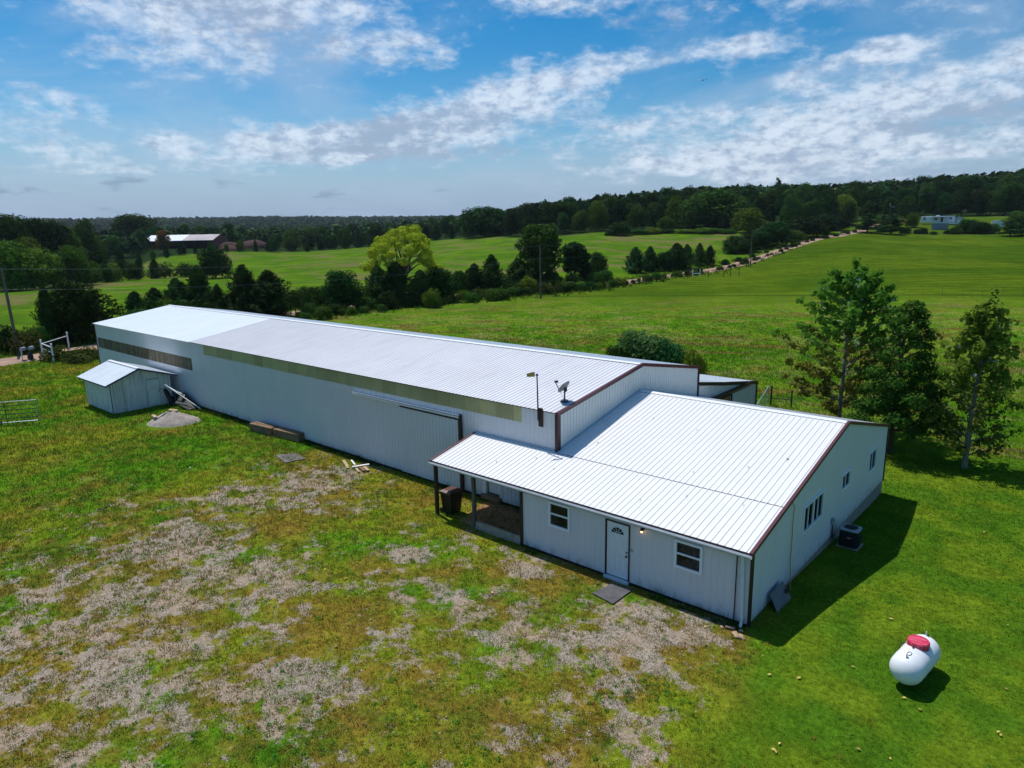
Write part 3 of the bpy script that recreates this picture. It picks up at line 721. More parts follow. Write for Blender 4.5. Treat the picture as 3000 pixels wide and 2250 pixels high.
# meter box and pipe on the gable wall
m_ = MB(); m_.box((.07, 8.16, .70), (.10, .18, .26), bev=.015); m_.build('disconnect_box', STEEL, house)
m_ = MB(); m_.tube([(.06, 8.16, .58), (.06, 8.16, .2), (.08, 8.2, -.02), (.16, 8.32, -.12)], .022, 6); m_.tube([(.05, 8.24, .58), (.05, 8.25, .1), (.12, 8.4, .0), (.2, 8.5, -.02)], .014, 6); m_.build('conduit', DSTEEL, house)
# porch posts, header and kick boards
for (px_, mt_) in ((-13.88, BROWNW), (-11.62, POSTW)):
    m_ = MB(); m_.box((px_, .06, 1.14), (.14, .14, 2.40), bev=.006); m_.build('porch_post', mt_, house)
m_ = MB(); m_.box((-11.5, .06, 2.37), (4.95, .09, .16)); m_.box((-13.96, 1.4, 2.55), (.06, 2.6, .12), rx=math.atan(SL)); m_.build('porch_header', DARKTRIM, house)
m_ = MB(); m_.box((-10.33, .08, .14), (2.42, .09, .34)); m_.box((-10.33, .13, .02), (2.42, .3, .12)); m_.build('porch_curb', mat('curb_timber', (.36, .31, .23), .85, 0, .3, 3), house)

# ------------------------------------------------------------------ the long barn
BE, BR_, BY, BYB, BBE, XL = 4.747, 5.732, 9.41, 15.474, 4.63, -60.635
S1 = (BR_-BE)/(BY-YW); S2 = (BBE-BR_)/(BYB-BY)
barn = thing('metal_barn', (-35, 9, 0), 'long white metal barn with ribbed roof and sliding doors behind the house', 'barn')
def barnz(y): return BE+S1*(y-YW) if y <= BY else BR_+S2*(y-BY)
SKY0, SKY1 = -40.15, -11.22; WD0, WD1 = -60.30, -42.2
m_ = MB()
hl_ = [(SKY0-XL, SKY1-XL, 4.02, 5.2), (WD0-XL, WD1-XL, 2.62, 3.52), (-13.60-XL, -12.50-XL, -.2, 2.35)]
def barn_top(u): return BE-.02
corr(m_, (XL, YW, 0), (1, 0, 0), (0, 0, 1), (0, -1, 0), XG-XL, barn_top, .10, hl_, h=.018)
m_.build('front_wall', WALL_M, barn)
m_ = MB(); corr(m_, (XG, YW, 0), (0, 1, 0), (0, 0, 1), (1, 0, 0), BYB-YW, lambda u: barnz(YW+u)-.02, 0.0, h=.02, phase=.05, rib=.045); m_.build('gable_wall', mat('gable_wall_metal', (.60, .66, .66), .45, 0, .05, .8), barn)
m_ = MB(); corr(m_, (XL, BYB, 0), (1, 0, 0), (0, 0, 1), (0, 1, 0), XG-XL, BBE-.02, -.6, h=.018)
corr(m_, (XL, YW, 0), (0, 1, 0), (0, 0, 1), (-1, 0, 0), BYB-YW, lambda u: barnz(YW+u)-.02, -.3, h=.018); m_.build('rear_wall', WALL_M, barn)
# a strip of fibreglass panels under the eave, each a little different
m_ = MB(); k = 0; x = SKY0
while x < SKY1-.05:
    w = min(.98, SKY1-x); q = MB(); corr(q, (x, YW+.004, 0), (1, 0, 0), (0, 0, 1), (0, -1, 0), w, BE-.02, 3.98-.012*(k % 2)+(.0 if x < -20 else .02), h=.016, phase=.02); 
    b = len(m_.v)
    # weld per panel so that each is one island
    key = {}; vs = []; fs = []
    for f in q.f:
        ids = []
        for i in f:
            kk = tuple(round(c, 4) for c in q.v[i])
            if kk not in key: key[kk] = len(vs); vs.append(q.v[i])
            ids.append(key[kk])
        fs.append(tuple(ids))
    m_.add(vs, fs); x += w+.002; k += 1
m_.build('skylight_panels', FIBER, barn)
m_ = MB(); x = WD0
while x < WD1-.02:
    w = min(random.choice((.14, .19, .24, .15)), WD1-x); m_.box((x+w/2, YW+.03+.012*random.random(), 3.07), (w-.012, .02, .94)); x += w
m_.build('board_strip', OLDWOOD, barn)
m_ = MB(); XS = -42.1
corr(m_, (XS, YW-.07, BE-.0103), (1, 0, 0), (0, 1, S1), (0, -S1, 1), XG-XS+.05, BY-YW+.06, 0, h=.02, rib=.05); m_.build('front_roof', ROOFB_M, barn)
m_ = MB(); corr(m_, (XL-.08, YW-.13, BE-.014), (1, 0, 0), (0, 1, S1), (0, -S1, 1), XS-XL+.16, BY-YW+.12, 0, h=.012, pitch=.305, rib=.04); m_.build('front_roof', ROOFC_M, barn)
m_ = MB(); corr(m_, (XG+.05, BY+.01, BR_), (-1, 0, 0), (0, 1, S2), (0, -S2, 1), XG-XL+.13, BYB+.1-BY, 0, h=.02); m_.build('rear_roof', ROOFC_M, barn)
m_ = MB()
for sgn, s_ in ((-1, S1), (1, S2)):
    y1 = BY+sgn*.20; z1 = BR_-abs(s_)*.20+.030
    m_.add([(XL-.05, BY, BR_+.045), (XG+.06, BY, BR_+.045), (XG+.06, y1, z1), (XL-.05, y1, z1), (XL-.05, y1, z1-.02), (XG+.06, y1, z1-.02)], [(0, 1, 2, 3), (3, 2, 5, 4)])
m_.build('ridge_cap', WHITE, barn)
m_ = MB(); m_.box(((XL+XG)/2, BY-.212, BR_-S1*.212+.012), (XG-XL, .014, .024)); m_.box(((XL+XG)/2, YW-.045, BE-.035), (XG-XL, .03, .03)); m_.build('closure_and_shade_strip', DARKTRIM, barn)
m_ = MB(); rake(m_, XG+.05, YW-.08, BE-.01, BY, BR_+.02, w=.16, dr=.16); rake(m_, XG+.05, BY, BR_+.02, BYB+.1, BBE, w=.16, dr=.16); m_.build('rake_trim', MAROON, barn)
m_ = MB(); m_.box((XG+.035, YW+.06, 3.82), (.03, .17, 1.70)); m_.box((XG-.03, YW-.035, 3.82), (.16, .03, 1.68)); m_.box((XG+.03, BYB-.05, 2.1), (.03, .16, 4.9)); m_.box((XL+.05, YW-.03, 2.3), (.10, .03, 4.5))
m_.build('corner_trim', mat('maroon_corner_trim', (.045, .010, .014), .5), barn)
m_ = MB(); m_.box(((XL+XG)/2-2, YW-.005, .0), (XG-XL-5, .05, .20)); m_.build('skirt_board', DARKTRIM, barn)
m_ = MB(); m_.box(((-14+XG)/2, YW-.03, HE+SL*YW+.03), (14+XG+.1, .04, .07)); m_.box((XG+.03, (YW+YR)/2, HE+SL*(YW+YR)/2+.05), (.04, YR-YW, .08), rx=math.atan(SL)); m_.build('wall_flashing', mat('blue_grey_flashing', (.40, .47, .56), .4), barn)
# sliding doors on their rail
def leaf(x0, x1, d, z1):
    q = MB(); corr(q, (x0, YW-d, 0), (1, 0, 0), (0, 0, 1), (0, -1, 0), x1-x0, z1, .13, h=.016, phase=.1)
    q.box(((x0+x1)/2, YW-d+.02, .12), (x1-x0, .03, .05)); q.box((x0+.015, YW-d+.012, z1/2+.06), (.03, .03, z1-.14)); q.box((x1-.015, YW-d+.012, z1/2+.06), (.03, .03, z1-.14))
    return q
D1 = leaf(-22.85, -19.17, .05, 3.62).build('sliding_door', WALL_M, barn)
D2 = leaf(-19.20, -15.02, .12, 3.50).build('sliding_door', WALL_M, barn)
m_ = MB(); m_.box((-18.88, YW-.12, 3.745), (8.05, .22, .025), rx=-.35); m_.box((-18.88, YW-.225, 3.68), (8.05, .018, .08)); m_.build('door_rail_cover', WHITE, barn)
m_ = MB(); m_.box((-17.0, YW-.09, 3.58), (4.3, .06, .13)); m_.box((-14.90, YW-.08, 1.95), (.16, .10, 3.68)); m_.build('door_post_and_gap_shade', DARKTRIM, barn)  # horizontal dark bar paints in the black shaded gap under the rail; upright is trim
# the office door under the porch
m_ = MB(); m_.b2((-13.60, YW-.03, .22), (-13.42, YW+.16, 2.35)); m_.b2((-12.58, YW-.03, .22), (-12.50, YW+.16, 2.35)); m_.b2((-13.42, YW-.03, 2.27), (-12.58, YW+.16, 2.35)); jb = m_.build('door_jamb', WHITE, barn)
od = door(barn, -13.44, -12.58, .26, 2.27, YW+.12, fan=False, sill=False)
m_ = MB(); m_.b2((-13.62, YW-.18, .04), (-12.48, YW+.15, .24)); m_.build('door_step', TIMBER, barn)
# worn two-word sign over the door, its letters too weathered to read
m_ = MB(); rr = random.Random(3)
for (a, b) in ((-13.31, -13.07), (-13.00, -12.72)):
    x = a; m_ = MB()
    while x < b:
        hgt = rr.uniform(.045, .065); m_.b2((x, YW+.095, 1.50-hgt/2), (x+.030, YW+.108, 1.50+hgt/2)); x += .040
    m_.build('door_lettering', mat('dark_olive_lettering', (.03, .028, .012), .6), od)
m_ = MB(); m_.box((-9.65, YW-.05, 1.95), (.10, .08, .08), bev=.01); m_.tube([(-9.6, YW-.06, 1.9), (-9.6, YW-.14, 1.84)], [.03, .045], 8); m_.build('wall_lamp', STEEL, barn)

# ------------------------------------------------------------------ lean-to on the far side of the barn
lean = thing('lean_to', (-14, 20, gz(-14, 20)), 'low lean-to with bright roof on the far side of the barn gable', 'lean-to')
X0, X1 = -30.0, -9.3; ya, yb_, yc = 15.50, 18.9, 23.87; za, zb, zc = 3.74, 3.13, 2.33; gl_ = -.75
m_ = MB(); lt = lambda u: np.interp(ya+u, [ya, yb_, yc], [za, zb, zc])-.02
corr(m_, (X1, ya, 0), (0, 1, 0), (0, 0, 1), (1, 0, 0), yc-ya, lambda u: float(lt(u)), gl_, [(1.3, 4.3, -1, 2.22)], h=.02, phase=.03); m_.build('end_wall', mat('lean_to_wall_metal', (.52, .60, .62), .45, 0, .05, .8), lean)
m_ = MB(); corr(m_, (X0, yc, 0), (1, 0, 0), (0, 0, 1), (0, 1, 0), X1-X0, zc-.02, gl_, h=.02); corr(m_, (X0, ya, 0), (0, 1, 0), (0, 0, 1), (-1, 0, 0), yc-ya, lambda u: float(lt(u)), gl_, h=.02); m_.build('rear_wall', WALL_M, lean)
m_ = MB(); corr(m_, (X0, ya+.02, za), (1, 0, 0), (0, 1, (zb-za)/(yb_-ya)), (0, .17, 1), X1-X0+.06, yb_-ya, 0, h=.02); corr(m_, (X0, yb_, zb-.01), (1, 0, 0), (0, 1, (zc-zb)/(yc-yb_)), (0, .16, 1), X1-X0+.06, yc-yb_+.08, 0, h=.02); m_.build('roof', ROOFC_M, lean)
m_ = MB(); rake(m_, X1+.05, ya, za, yb_, zb+.01, w=.10, dr=.20); rake(m_, X1+.05, yb_, zb+.01, yc+.08, zc, w=.10, dr=.20); m_.box((X1+.04, yc-.05, .75), (.05, .15, 3.0)); m_.build('trim', DARKTRIM, lean)
m_ = MB(); m_.box((X1+.10, 19.3, 2.50), (.14, 6.4, .14)); m_.box((X1+.16, 19.4, 2.36), (.05, 6.2, .04)); m_.box((X1+.06, 19.88, .8), (.08, .10, 2.9)); m_.box((X1+.06, 18.3, 2.26), (.08, 3.1, .08)); m_.build('door_track', DARKTRIM, lean)
m_ = MB(); m_.box((X1-.05, 18.3, .75), (.03, 3.1, 2.95)); m_.build('plywood_panel', mat('tan_plywood', (.26, .17, .07), .8, 0, .25, 2), lean)
# ------------------------------------------------------------------ small wooden shed by the barn
def V2(x, y): return Vector((x, y, gz(x, y)))
shed = thing('garden_shed', (-47, .3, gz(-47, .3)), 'small whitewashed wooden shed with white tin gable roof beside the long barn', 'shed')
sx0, sx1, sy0, sy1 = -49.55, -44.6, -2.05, 2.05; sh, sr = 2.24, 2.98; syc = -.15
def shz(y): return sh+(sr-sh)*(1-abs(y-syc)/(sy1-syc if y > syc else syc-sy0))
m_ = MB()
y = sy0; 
while y < sy1-.02:
    w = min(.205, sy1-y); y1 = y+w-.010; g0 = .03
    m_.prism([(sx1, y, g0), (sx1, y1, g0), (sx1, y1, shz(y1)-.03), (sx1, y, shz(y)-.03)], (-.025, 0, 0)); y += w
m_.box((sx1-.05, 0, 1.1), (.03, sy1-sy0, 2.2))
x = sx0
while x < sx1-.02:
    w = min(.205, sx1-x); m_.b2((x, sy0, .03), (x+w-.008, sy0+.025, sh-.03)); m_.b2((x, sy1-.025, .03), (x+w-.008, sy1, sh-.03)); x += w
m_.prism([(sx0, sy0, 0), (sx0, sy1, 0), (sx0, sy1, sh-.03), (sx0, syc, sr-.03), (sx0, sy0, sh-.03)], (.03, 0, 0)); m_.b2((sx0+.04, sy0+.04, 0), (sx1-.08, sy0+.07, sh-.05))
m_.build('board_wall', SHEDW, shed)
m_ = MB(); m_.b2((sx1+.005, .35, .12), (sx1+.035, 1.22, 2.02)); dr_ = m_.build('door', mat('shed_door_paint', (.66, .70, .67), .6, 0, .1, 2, .1, 20), shed)
m_ = MB(); m_.b2((sx1, .33, 2.025), (sx1+.02, 1.24, 2.055)); m_.b2((sx1, 1.225, .12), (sx1+.015, 1.245, 2.02)); m_.b2((sx1, .33, .12), (sx1+.012, .345, 2.02)); m_.build('door_gap', DARKTRIM, dr_)
m_ = MB(); m_.tube([(sx1+.03, 1.13, 1.12), (sx1+.10, 1.13, 1.12)], .04, 8); m_.tube([(sx1+.03, 1.28, 1.22), (sx1+.10, 1.28, 1.22)], .035, 8); m_.build('door_knob', DARKTRIM, dr_)
m_ = MB(); a_s = (sr-sh)/(syc-sy0); b_s = (sr-sh)/(sy1-syc)
corr(m_, (sx0-.22, sy0-.38, sh-.38*a_s+.03), (1, 0, 0), (0, 1, a_s), (0, -a_s, 1), sx1-sx0+.55, syc-sy0+.38, 0, h=.016, rib=.05)
corr(m_, (sx1+.33, sy1+.45, sh-.45*b_s+.03), (-1, 0, 0), (0, -1, b_s), (0, b_s, 1), sx1-sx0+.55, sy1+.45-syc, 0, h=.016, rib=.05)
m_.build('tin_roof', ROOFC_M, shed)
m_ = MB(); m_.box(((sx0+sx1)/2+.05, syc, sr+.05), (sx1-sx0+.55, .28, .012)); m_.build('ridge_cap', WHITE, shed)
m_ = MB(); navy = mat('blue_black_fascia', (.03, .05, .11), .5)
for (ya_, za_, yb2, zb2_) in ((sy0-.38, sh-.38*a_s, syc, sr), (syc, sr, sy1+.45, sh-.45*b_s)):
    m_.prism([(sx1+.28, ya_, za_-.09), (sx1+.28, ya_, za_+.015), (sx1+.28, yb2, zb2_+.015), (sx1+.28, yb2, zb2_-.09)], (.03, 0, 0))
m_.box(((sx0+sx1)/2, sy0-.36, sh-.38*a_s-.03), (sx1-sx0+.4, .03, .09)); m_.box((sx1+.015, sy0-.015, 1.1), (.04, .04, 2.15)); m_.build('fascia', navy, shed)
m_ = MB(); m_.box(((sx0+sx1)/2, 0, -.02), (sx1-sx0-.1, sy1-sy0-.1, .16)); m_.build('skid_base', DARKTRIM, shed)

def plank(name, a, b, w, t, material, label, cat='board', group=None):
    a, b = Vector(a), Vector(b); d = (b-a); L = d.length; mid = (a+b)/2
    m = MB(); q = d.to_track_quat('X', 'Z').to_matrix(); x, y, z = L/2, w/2, t/2
    vs = [q @ Vector((sx*x, sy*y, sz*z))+mid for sx, sy, sz in ((-1,-1,-1),(1,-1,-1),(1,1,-1),(-1,1,-1),(-1,-1,1),(1,-1,1),(1,1,1),(-1,1,1))]
    m.add(vs, [(0,3,2,1),(4,5,6,7),(0,1,5,4),(1,2,6,5),(2,3,7,6),(3,0,4,7)])
    return tag(m.build(name, material), label, cat, group)
# dark boards leaning on the shed front, junk between shed and barn
for i, (yy, dy, h_) in enumerate(((1.50, .02, 1.15), (1.68, .10, 1.22), (1.82, .16, 1.15))):
    plank('leaning_board', (sx1+.45, yy+.2, .05), (sx1+.06, yy-dy, h_), .13, .035, mat('dark_leaning_board', (.035, .022, .020), .85), ('leftmost of the dark boards leaning on the shed front', 'middle dark board leaning on the shed front', 'dark board leaning at the right corner of the shed front')[i], 'board', 'dark boards leaning on the shed')
plank('white_rail', (-43.9, 1.35, 1.62), (-40.75, 2.3, .10), .05, .04, WHITE, 'long white rail slanting down against the barn beside the shed', 'rail')
plank('white_rail', (-44.3, 1.45, 1.55), (-42.6, 1.95, .95), .05, .04, WHITE, 'short white rail crossing the long slanting one beside the shed', 'rail')
m_ = MB(); m_.prism([(-43.3, 2.35, .95), (-41.2, 2.5, .10), (-41.4, 1.75, .03), (-42.9, 1.45, .35)], (.02, .03, .02)); tag(m_.build('dark_tarp', mat('dark_green_sheet', (.006, .014, .013), .7)), 'dark sheet leaning on the barn under the white rails', 'sheet')
def tyre(loc, rot, label):
    m = MB(); M_ = Euler(rot).to_matrix(); pr = []
    for k in range(13):
        a = 2*PI*k/12; pr.append((.36+.13*math.cos(a), .10*math.sin(a)))
    m.lathe(pr, loc, 20, M_); return tag(m.build('old_tyre', BLACKP, smooth=True), label, 'tyre', 'old tyres beside the shed')
tyre((-43.6, 2.1, .48), (R(75), 0, R(20)), 'old black tyre standing nearest the shed corner'); tyre((-42.9, 2.0, .45), (R(65), 0, R(-15)), 'old black tyre leaning by the barn wall'); tyre((-43.9, 1.9, .12), (0, 0, 0), 'old black tyre lying flat behind the shed boards')

# grey mound with boards on it
fwh = Vector((FW[0], FW[1], 0)).normalized(); rth = Vector((RT[0], RT[1], 0))
MC = Vector((-39.15, -.25, 0))
def mz(a, b):
    r_ = math.hypot(a/1.75, b/1.45); q = MC+rth*a+fwh*b
    return gz(q.x, q.y)+((.60+.5*(float(fbm(np.array([a*.9+3]), np.array([b*.9]), 3, 15)[0])-.5))*max(0, 1-r_*r_)**.9+(.10*(float(fbm(np.array([a*2.2+9]), np.array([b*2.2]), 4, 5)[0])-.5) if r_ < 1 else 0))-.04
nx, ny = 40, 34; vs = []; fs = []
for i in range(nx):
    for j in range(ny):
        a = (i/(nx-1)-.5)*3.6; b = (j/(ny-1)-.5)*3.0; q = MC+rth*a+fwh*b; vs.append((q.x, q.y, mz(a, b)))
for i in range(nx-1):
    for j in range(ny-1): fs.append((i*ny+j, (i+1)*ny+j, (i+1)*ny+j+1, i*ny+j+1))
mo = mesh_obj('gravel_mound', vs, fs, MOUND, smooth=True); tag(mo, 'low grey mound of fine gravel in the grass before the shed', 'mound')
def mp(a, b, up=.05): q = MC+rth*a+fwh*b; return Vector((q.x, q.y, mz(a, b)+up))
plank('scrap_board', mp(-.30, .10, .08), mp(.22, .16, .08), .34, .05, BOARD, 'short yellow board lying flat on top of the grey mound', 'board')
plank('scrap_board', mp(-1.45, .15, .22), mp(-.90, -.55, .12), .22, .13, BOARD, 'thick yellow board on the left flank of the grey mound', 'board')
plank('scrap_board', mp(-.85, -.50, .05), mp(-.45, -.35, .05), .09, .03, BOARDW, 'thin white stick on the grey mound beside the thick board', 'board')
plank('scrap_board', mp(-.45, -.36, .05), mp(-.05, -.10, .04), .06, .03, BROWNW, 'thin dark stick in line with the white one on the mound', 'board')

# two bundles of heavy timbers along the barn
for (x0, x1, y0, y1, zt, lab) in ((-32.95, -30.75, 1.72, 1.95, .52, 'left pair of heavy brown timbers lying along the barn wall'), (-30.6, -28.25, 1.98, 2.25, .50, 'right pair of heavy brown timbers lying along the barn wall')):
    t_ = thing('timber_pair', ((x0+x1)/2, (y0+y1)/2+.2, 0), lab, 'timbers', 'timber pairs by the barn wall')
    an = math.atan2(y1-y0, x1-x0)
    for k, (dy, zz_) in enumerate(((0.15, zt), (.45, zt+.015))):
        m_ = MB(); m_.box(((x0+x1)/2, (y0+y1)/2+dy, zz_/2-.02), (x1-x0, .27, zz_), rz=an, bev=.025); m_.build('timber', TIMBER, t_)
# scrap lumber heap
for (a, b, w, mt_, lab) in (((-23.15, 1.80, .07), (-22.15, 1.35, .05), .16, BOARD, 'long pale plank at the left of the scrap lumber'), ((-22.85, 2.1, .06), (-22.05, 1.75, .06), .09, BOARDW, 'narrow white plank behind the long pale one'),
    ((-21.75, 1.35, .12), (-21.35, 2.15, .13), .15, BOARDW, 'white board lying across the brown boards'), ((-21.6, 1.92, .07), (-20.75, 1.62, .07), .16, BOARD, 'rear brown board of the scrap lumber near the barn'),
    ((-21.7, 1.74, .075), (-20.85, 1.44, .075), .17, TIMBER, 'middle brown board of the scrap lumber near the barn'), ((-21.7, 1.52, .06), (-21.0, 1.22, .04), .12, BOARD, 'front tan board of the scrap lumber near the barn'), ((-22.3, 1.38, .05), (-21.95, 1.22, .05), .14, BOARD, 'short block at the end of the long pale plank')):
    plank('scrap_board', a, b, w, .035, mt_, lab, 'board', 'scrap lumber by the barn')

# rubber mats
def mat_sheet(pts, label, material, name='rubber_mat'):
    m = MB(); c = sum((Vector(p) for p in pts), Vector())/len(pts); P_ = []
    for i in range(len(pts)):
        a, b = Vector(pts[i]), Vector(pts[(i+1) % len(pts)])
        for k in range(5): q = a.lerp(b, k/5); q = q+(q-c).normalized()*random.uniform(-.02, .02); P_.append((q.x, q.y, gz(q.x, q.y)+.025))
    m.prism(P_, (0, 0, .028)); return tag(m.build(name, material), label, 'mat')
mat_sheet([(-4.80, -1.36, 0), (-3.90, -1.50, 0), (-3.85, -.38, 0), (-4.62, -.40, 0)], 'dark grey rubber mat on the ground outside the white front door', MATM)
mat_sheet([(-27.0, .0, 0), (-25.4, -.35, 0), (-25.1, .75, 0), (-26.5, .95, 0)], 'worn grey mat half sunk in grass near the barn', mat('worn_mat', (.13, .12, .115), .9, 0, .4, 4))

# wheeled rubbish bin under the porch
bn = thing('wheeled_bin', (-13.55, .62, 0), 'black wheeled rubbish bin with brown lid behind the porch post', 'bin')
m_ = MB(); b0, b1 = .26, .33
m_.add([(-13.55+sx*b, .62+sy*b*1.1, z) for z, b in ((.05, b0), (.95, b1)) for sx, sy in ((-1,-1),(1,-1),(1,1),(-1,1))], [(3,2,1,0),(4,5,6,7),(0,1,5,4),(1,2,6,5),(2,3,7,6),(3,0,4,7)]); m_.box((-13.55, .62, .93), (.72, .80, .07), bev=.02); m_.build('body', BLACKP, bn)
m_ = MB(); m_.add([(-13.55+sx*b, .60+sy*b*1.12, z) for z, b in ((.97, .36), (1.03, .35), (1.09, .22)) for sx, sy in ((-1,-1),(1,-1),(1,1),(-1,1))], [(8,9,10,11),(0,1,5,4),(1,2,6,5),(2,3,7,6),(3,0,4,7),(4,5,9,8),(5,6,10,9),(6,7,11,10),(7,4,8,11)]); m_.build('lid', BROWNP, bn)
for s_ in (-1, 1):
    m_ = MB(); m_.tube([(-13.55-.28, .62+s_*.30, .13), (-13.55-.28, .62+s_*.36, .13)], .13, 14); m_.build('wheel', BLACKP, bn)
m_ = MB(); m_.tube([(-13.95, .35, .93), (-13.97, .40, .98), (-13.97, .84, .98), (-13.95, .89, .93)], .016, 6); m_.build('handle', BLACKP, bn)

# propane tank
TN, TF = Vector((4.342, -.118, 0)), Vector((4.500, 1.068, 0)); TANK_L = (TF-TN).length; TANK_A = math.atan2(TF.y-TN.y, TF.x-TN.x); TANK_C = (TN+TF)/2
tk = thing('propane_tank', (4.4, .6, gz(4.4, .6)), 'white horizontal gas tank with red valve dome on the lawn', 'tank')
TR, TL, tz = .415, TANK_L, gz(4.4, .6)+.57; ta = TANK_A; tx = Vector((math.cos(ta), math.sin(ta), 0)); ty = Vector((-math.sin(ta), math.cos(ta), 0)); tc_ = Vector((TANK_C[0], TANK_C[1], tz))
Mt = Matrix((ty, Vector((0, 0, 1)), tx)).transposed()
pr = [(TR*math.cos(PI/2*k/12), -TL/2-TR*.92*math.sin(PI/2*k/12)) for k in range(12, -1, -1)]+[(TR, -TL/4), (TR, 0), (TR, TL/4)]+[(TR*math.cos(PI/2*k/12), TL/2+TR*.92*math.sin(PI/2*k/12)) for k in range(0, 13)]
pr = [(max(a, .0005), b) for a, b in pr]
m_ = MB(); m_.lathe(pr, tc_, 40, Mt); m_.build('shell', TANKW, tk, smooth=True)
for s_ in (-.34, .34):
    m_ = MB(); m_.tube([tc_+tx*s_+ty*((TR+.001)*math.cos(a))+Vector((0, 0, (TR+.001)*math.sin(a))) for a in np.linspace(0, 2*PI, 37)], .006, 4, cap=False); m_.build('weld_seam', TANKW, tk)
m_ = MB(); dc = tc_+tx*.10+Vector((0, 0, TR-.03)); m_.lathe([(.26, -.10), (.27, .11), (.25, .145), (.17, .165), (.0005, .17)], dc, 28); dm = m_.build('valve_dome', REDCAP, tk, smooth=False)
m_ = MB(); m_.tube([dc+tx*-.23+Vector((0, 0, .02)), dc+tx*-.28+Vector((0, 0, .015))], .018, 6); m_.tube([dc+tx*-.235+ty*.06+Vector((0, 0, .03)), dc+tx*-.27+ty*.06+Vector((0, 0, .02))], .014, 6); m_.build('dome_latch', DSTEEL, dm)
m_ = MB()
for s_ in (-1, 1): 
    e = tc_+tx*s_*(TL/2+.12)+Vector((0, 0, TR-.05)); m_.prism([e+tx*-.05, e+tx*.05, e+tx*.02+Vector((0, 0, .14)), e+tx*-.02+Vector((0, 0, .14))], ty*.015)
m_.build('lifting_lug', WHITE, tk)
m_ = MB()
for (u, v) in ((-.22, .02), (.68, -.05)): q = tc_+tx*u+ty*v+Vector((0, 0, TR-.01)); m_.tube([q, q+Vector((0, 0, .06))], .022, 8)
q = tc_+tx*-.55+Vector((0, 0, TR+.004)); m_.tube([q+tx*.10*math.cos(a)+ty*.05*math.sin(a) for a in np.linspace(0, 6.28, 14)], .008, 5); m_.build('fitting', DSTEEL, tk)
for s_ in (-1, 1):
    for w in (-1, 1):
        q = tc_+tx*s_*.38+ty*w*.10; m_ = MB(); m_.box((q.x, q.y, tz-TR-.06), (.10, .05, .22), rz=ta); m_.build('leg', DSTEEL, tk)
m_ = MB(); m_.tube([dc+ty*.24+Vector((0, 0, -.02)), dc+ty*.42+Vector((0, 0, -.16)), dc+ty*.47+Vector((0, 0, -.5)), Vector((dc.x, dc.y, 0))+ty*.50+Vector((0, 0, -.05))], .012, 5); m_.build('gas_line', DSTEEL, tk)

# air conditioner
ac = thing('air_conditioner', (.55, 8.62, gz(.6, 8.6)), 'dark round-cornered air conditioning unit with grey top beside the gable wall', 'air conditioner')
def rr(c, hx, r_, z, n=6):
    P_ = []
    for (sx, sy, a0) in ((1, 1, 0), (-1, 1, 90), (-1, -1, 180), (1, -1, 270)):
        for k in range(n+1): a = R(a0+90*k/n); P_.append((c[0]+sx*(hx-r_)+r_*math.cos(a), c[1]+sy*(hx-r_)+r_*math.sin(a), z))
    return P_
acx, acy, z0_ = .62, 8.62, gz(.6, 8.6)
m_ = MB(); m_.box((acx, acy, z0_+.02), (.80, .80, .08)); m_.build('pad', CONC, ac)
m_ = MB(); k = z0_+.06
while k < z0_+.74: m_.prism(rr((acx, acy), .345, .12, k), (0, 0, .018)); k += .034
m_.prism(rr((acx, acy), .33, .12, z0_+.06), (0, 0, .70)); bd = m_.build('louvred_body', mat('dark_green_grey_coil', (.018, .026, .026), .5, .3), ac)
m_ = MB(); o1 = rr((acx, acy), .355, .13, z0_+.76); n = len(o1); i1 = [(acx+.275*math.cos(math.atan2(p[1]-acy, p[0]-acx)), acy+.275*math.sin(math.atan2(p[1]-acy, p[0]-acx)), z0_+.79) for p in o1]; lo = [(p[0], p[1], z0_+.72) for p in o1]; dn = [(p[0], p[1], z0_+.70) for p in i1]
m_.add(lo+o1+i1+dn, [(r_*n+k, r_*n+(k+1) % n, (r_+1)*n+(k+1) % n, (r_+1)*n+k) for r_ in range(3) for k in range(n)]); m_.build('top_rim', mat('grey_top_rim', (.30, .33, .35), .45), ac)
m_ = MB()
for r_ in (.06, .11, .17, .22, .27): m_.tube([(acx+r_*math.cos(a), acy+r_*math.sin(a), z0_+.785) for a in np.linspace(0, 2*PI, 21)], .005, 4)
for a in np.linspace(0, PI, 5)[:-1]: m_.tube([(acx-.3*math.cos(a), acy-.3*math.sin(a), z0_+.79), (acx+.3*math.cos(a), acy+.3*math.sin(a), z0_+.79)], .006, 4)
m_.tube([(acx, acy, z0_+.45), (acx, acy, z0_+.77)], .09, 10)
for a in (0, 2.1, 4.2): m_.add([(acx, acy, z0_+.66), (acx+.27*math.cos(a), acy+.27*math.sin(a), z0_+.64), (acx+.27*math.cos(a+.8), acy+.27*math.sin(a+.8), z0_+.70)], [(0, 1, 2)])
m_.build('fan_grille', DSTEEL, ac)
# red badge with a white script mark
bu = Vector((.92, -.39, 0)).normalized(); m_ = MB(); m_.box((acx+.05, acy-.352, z0_+.46), (.20, .012, .075)); bg_ = m_.build('badge', mat('red_badge', (.30, .01, .03), .4), ac)
m_ = MB(); m_.tube([(acx-.02+.13*t, acy-.362, z0_+.462+.008*math.sin(t*14)) for t in np.linspace(0, 1, 10)], .008, 4); m_.build('script_mark', WHITE, bg_)

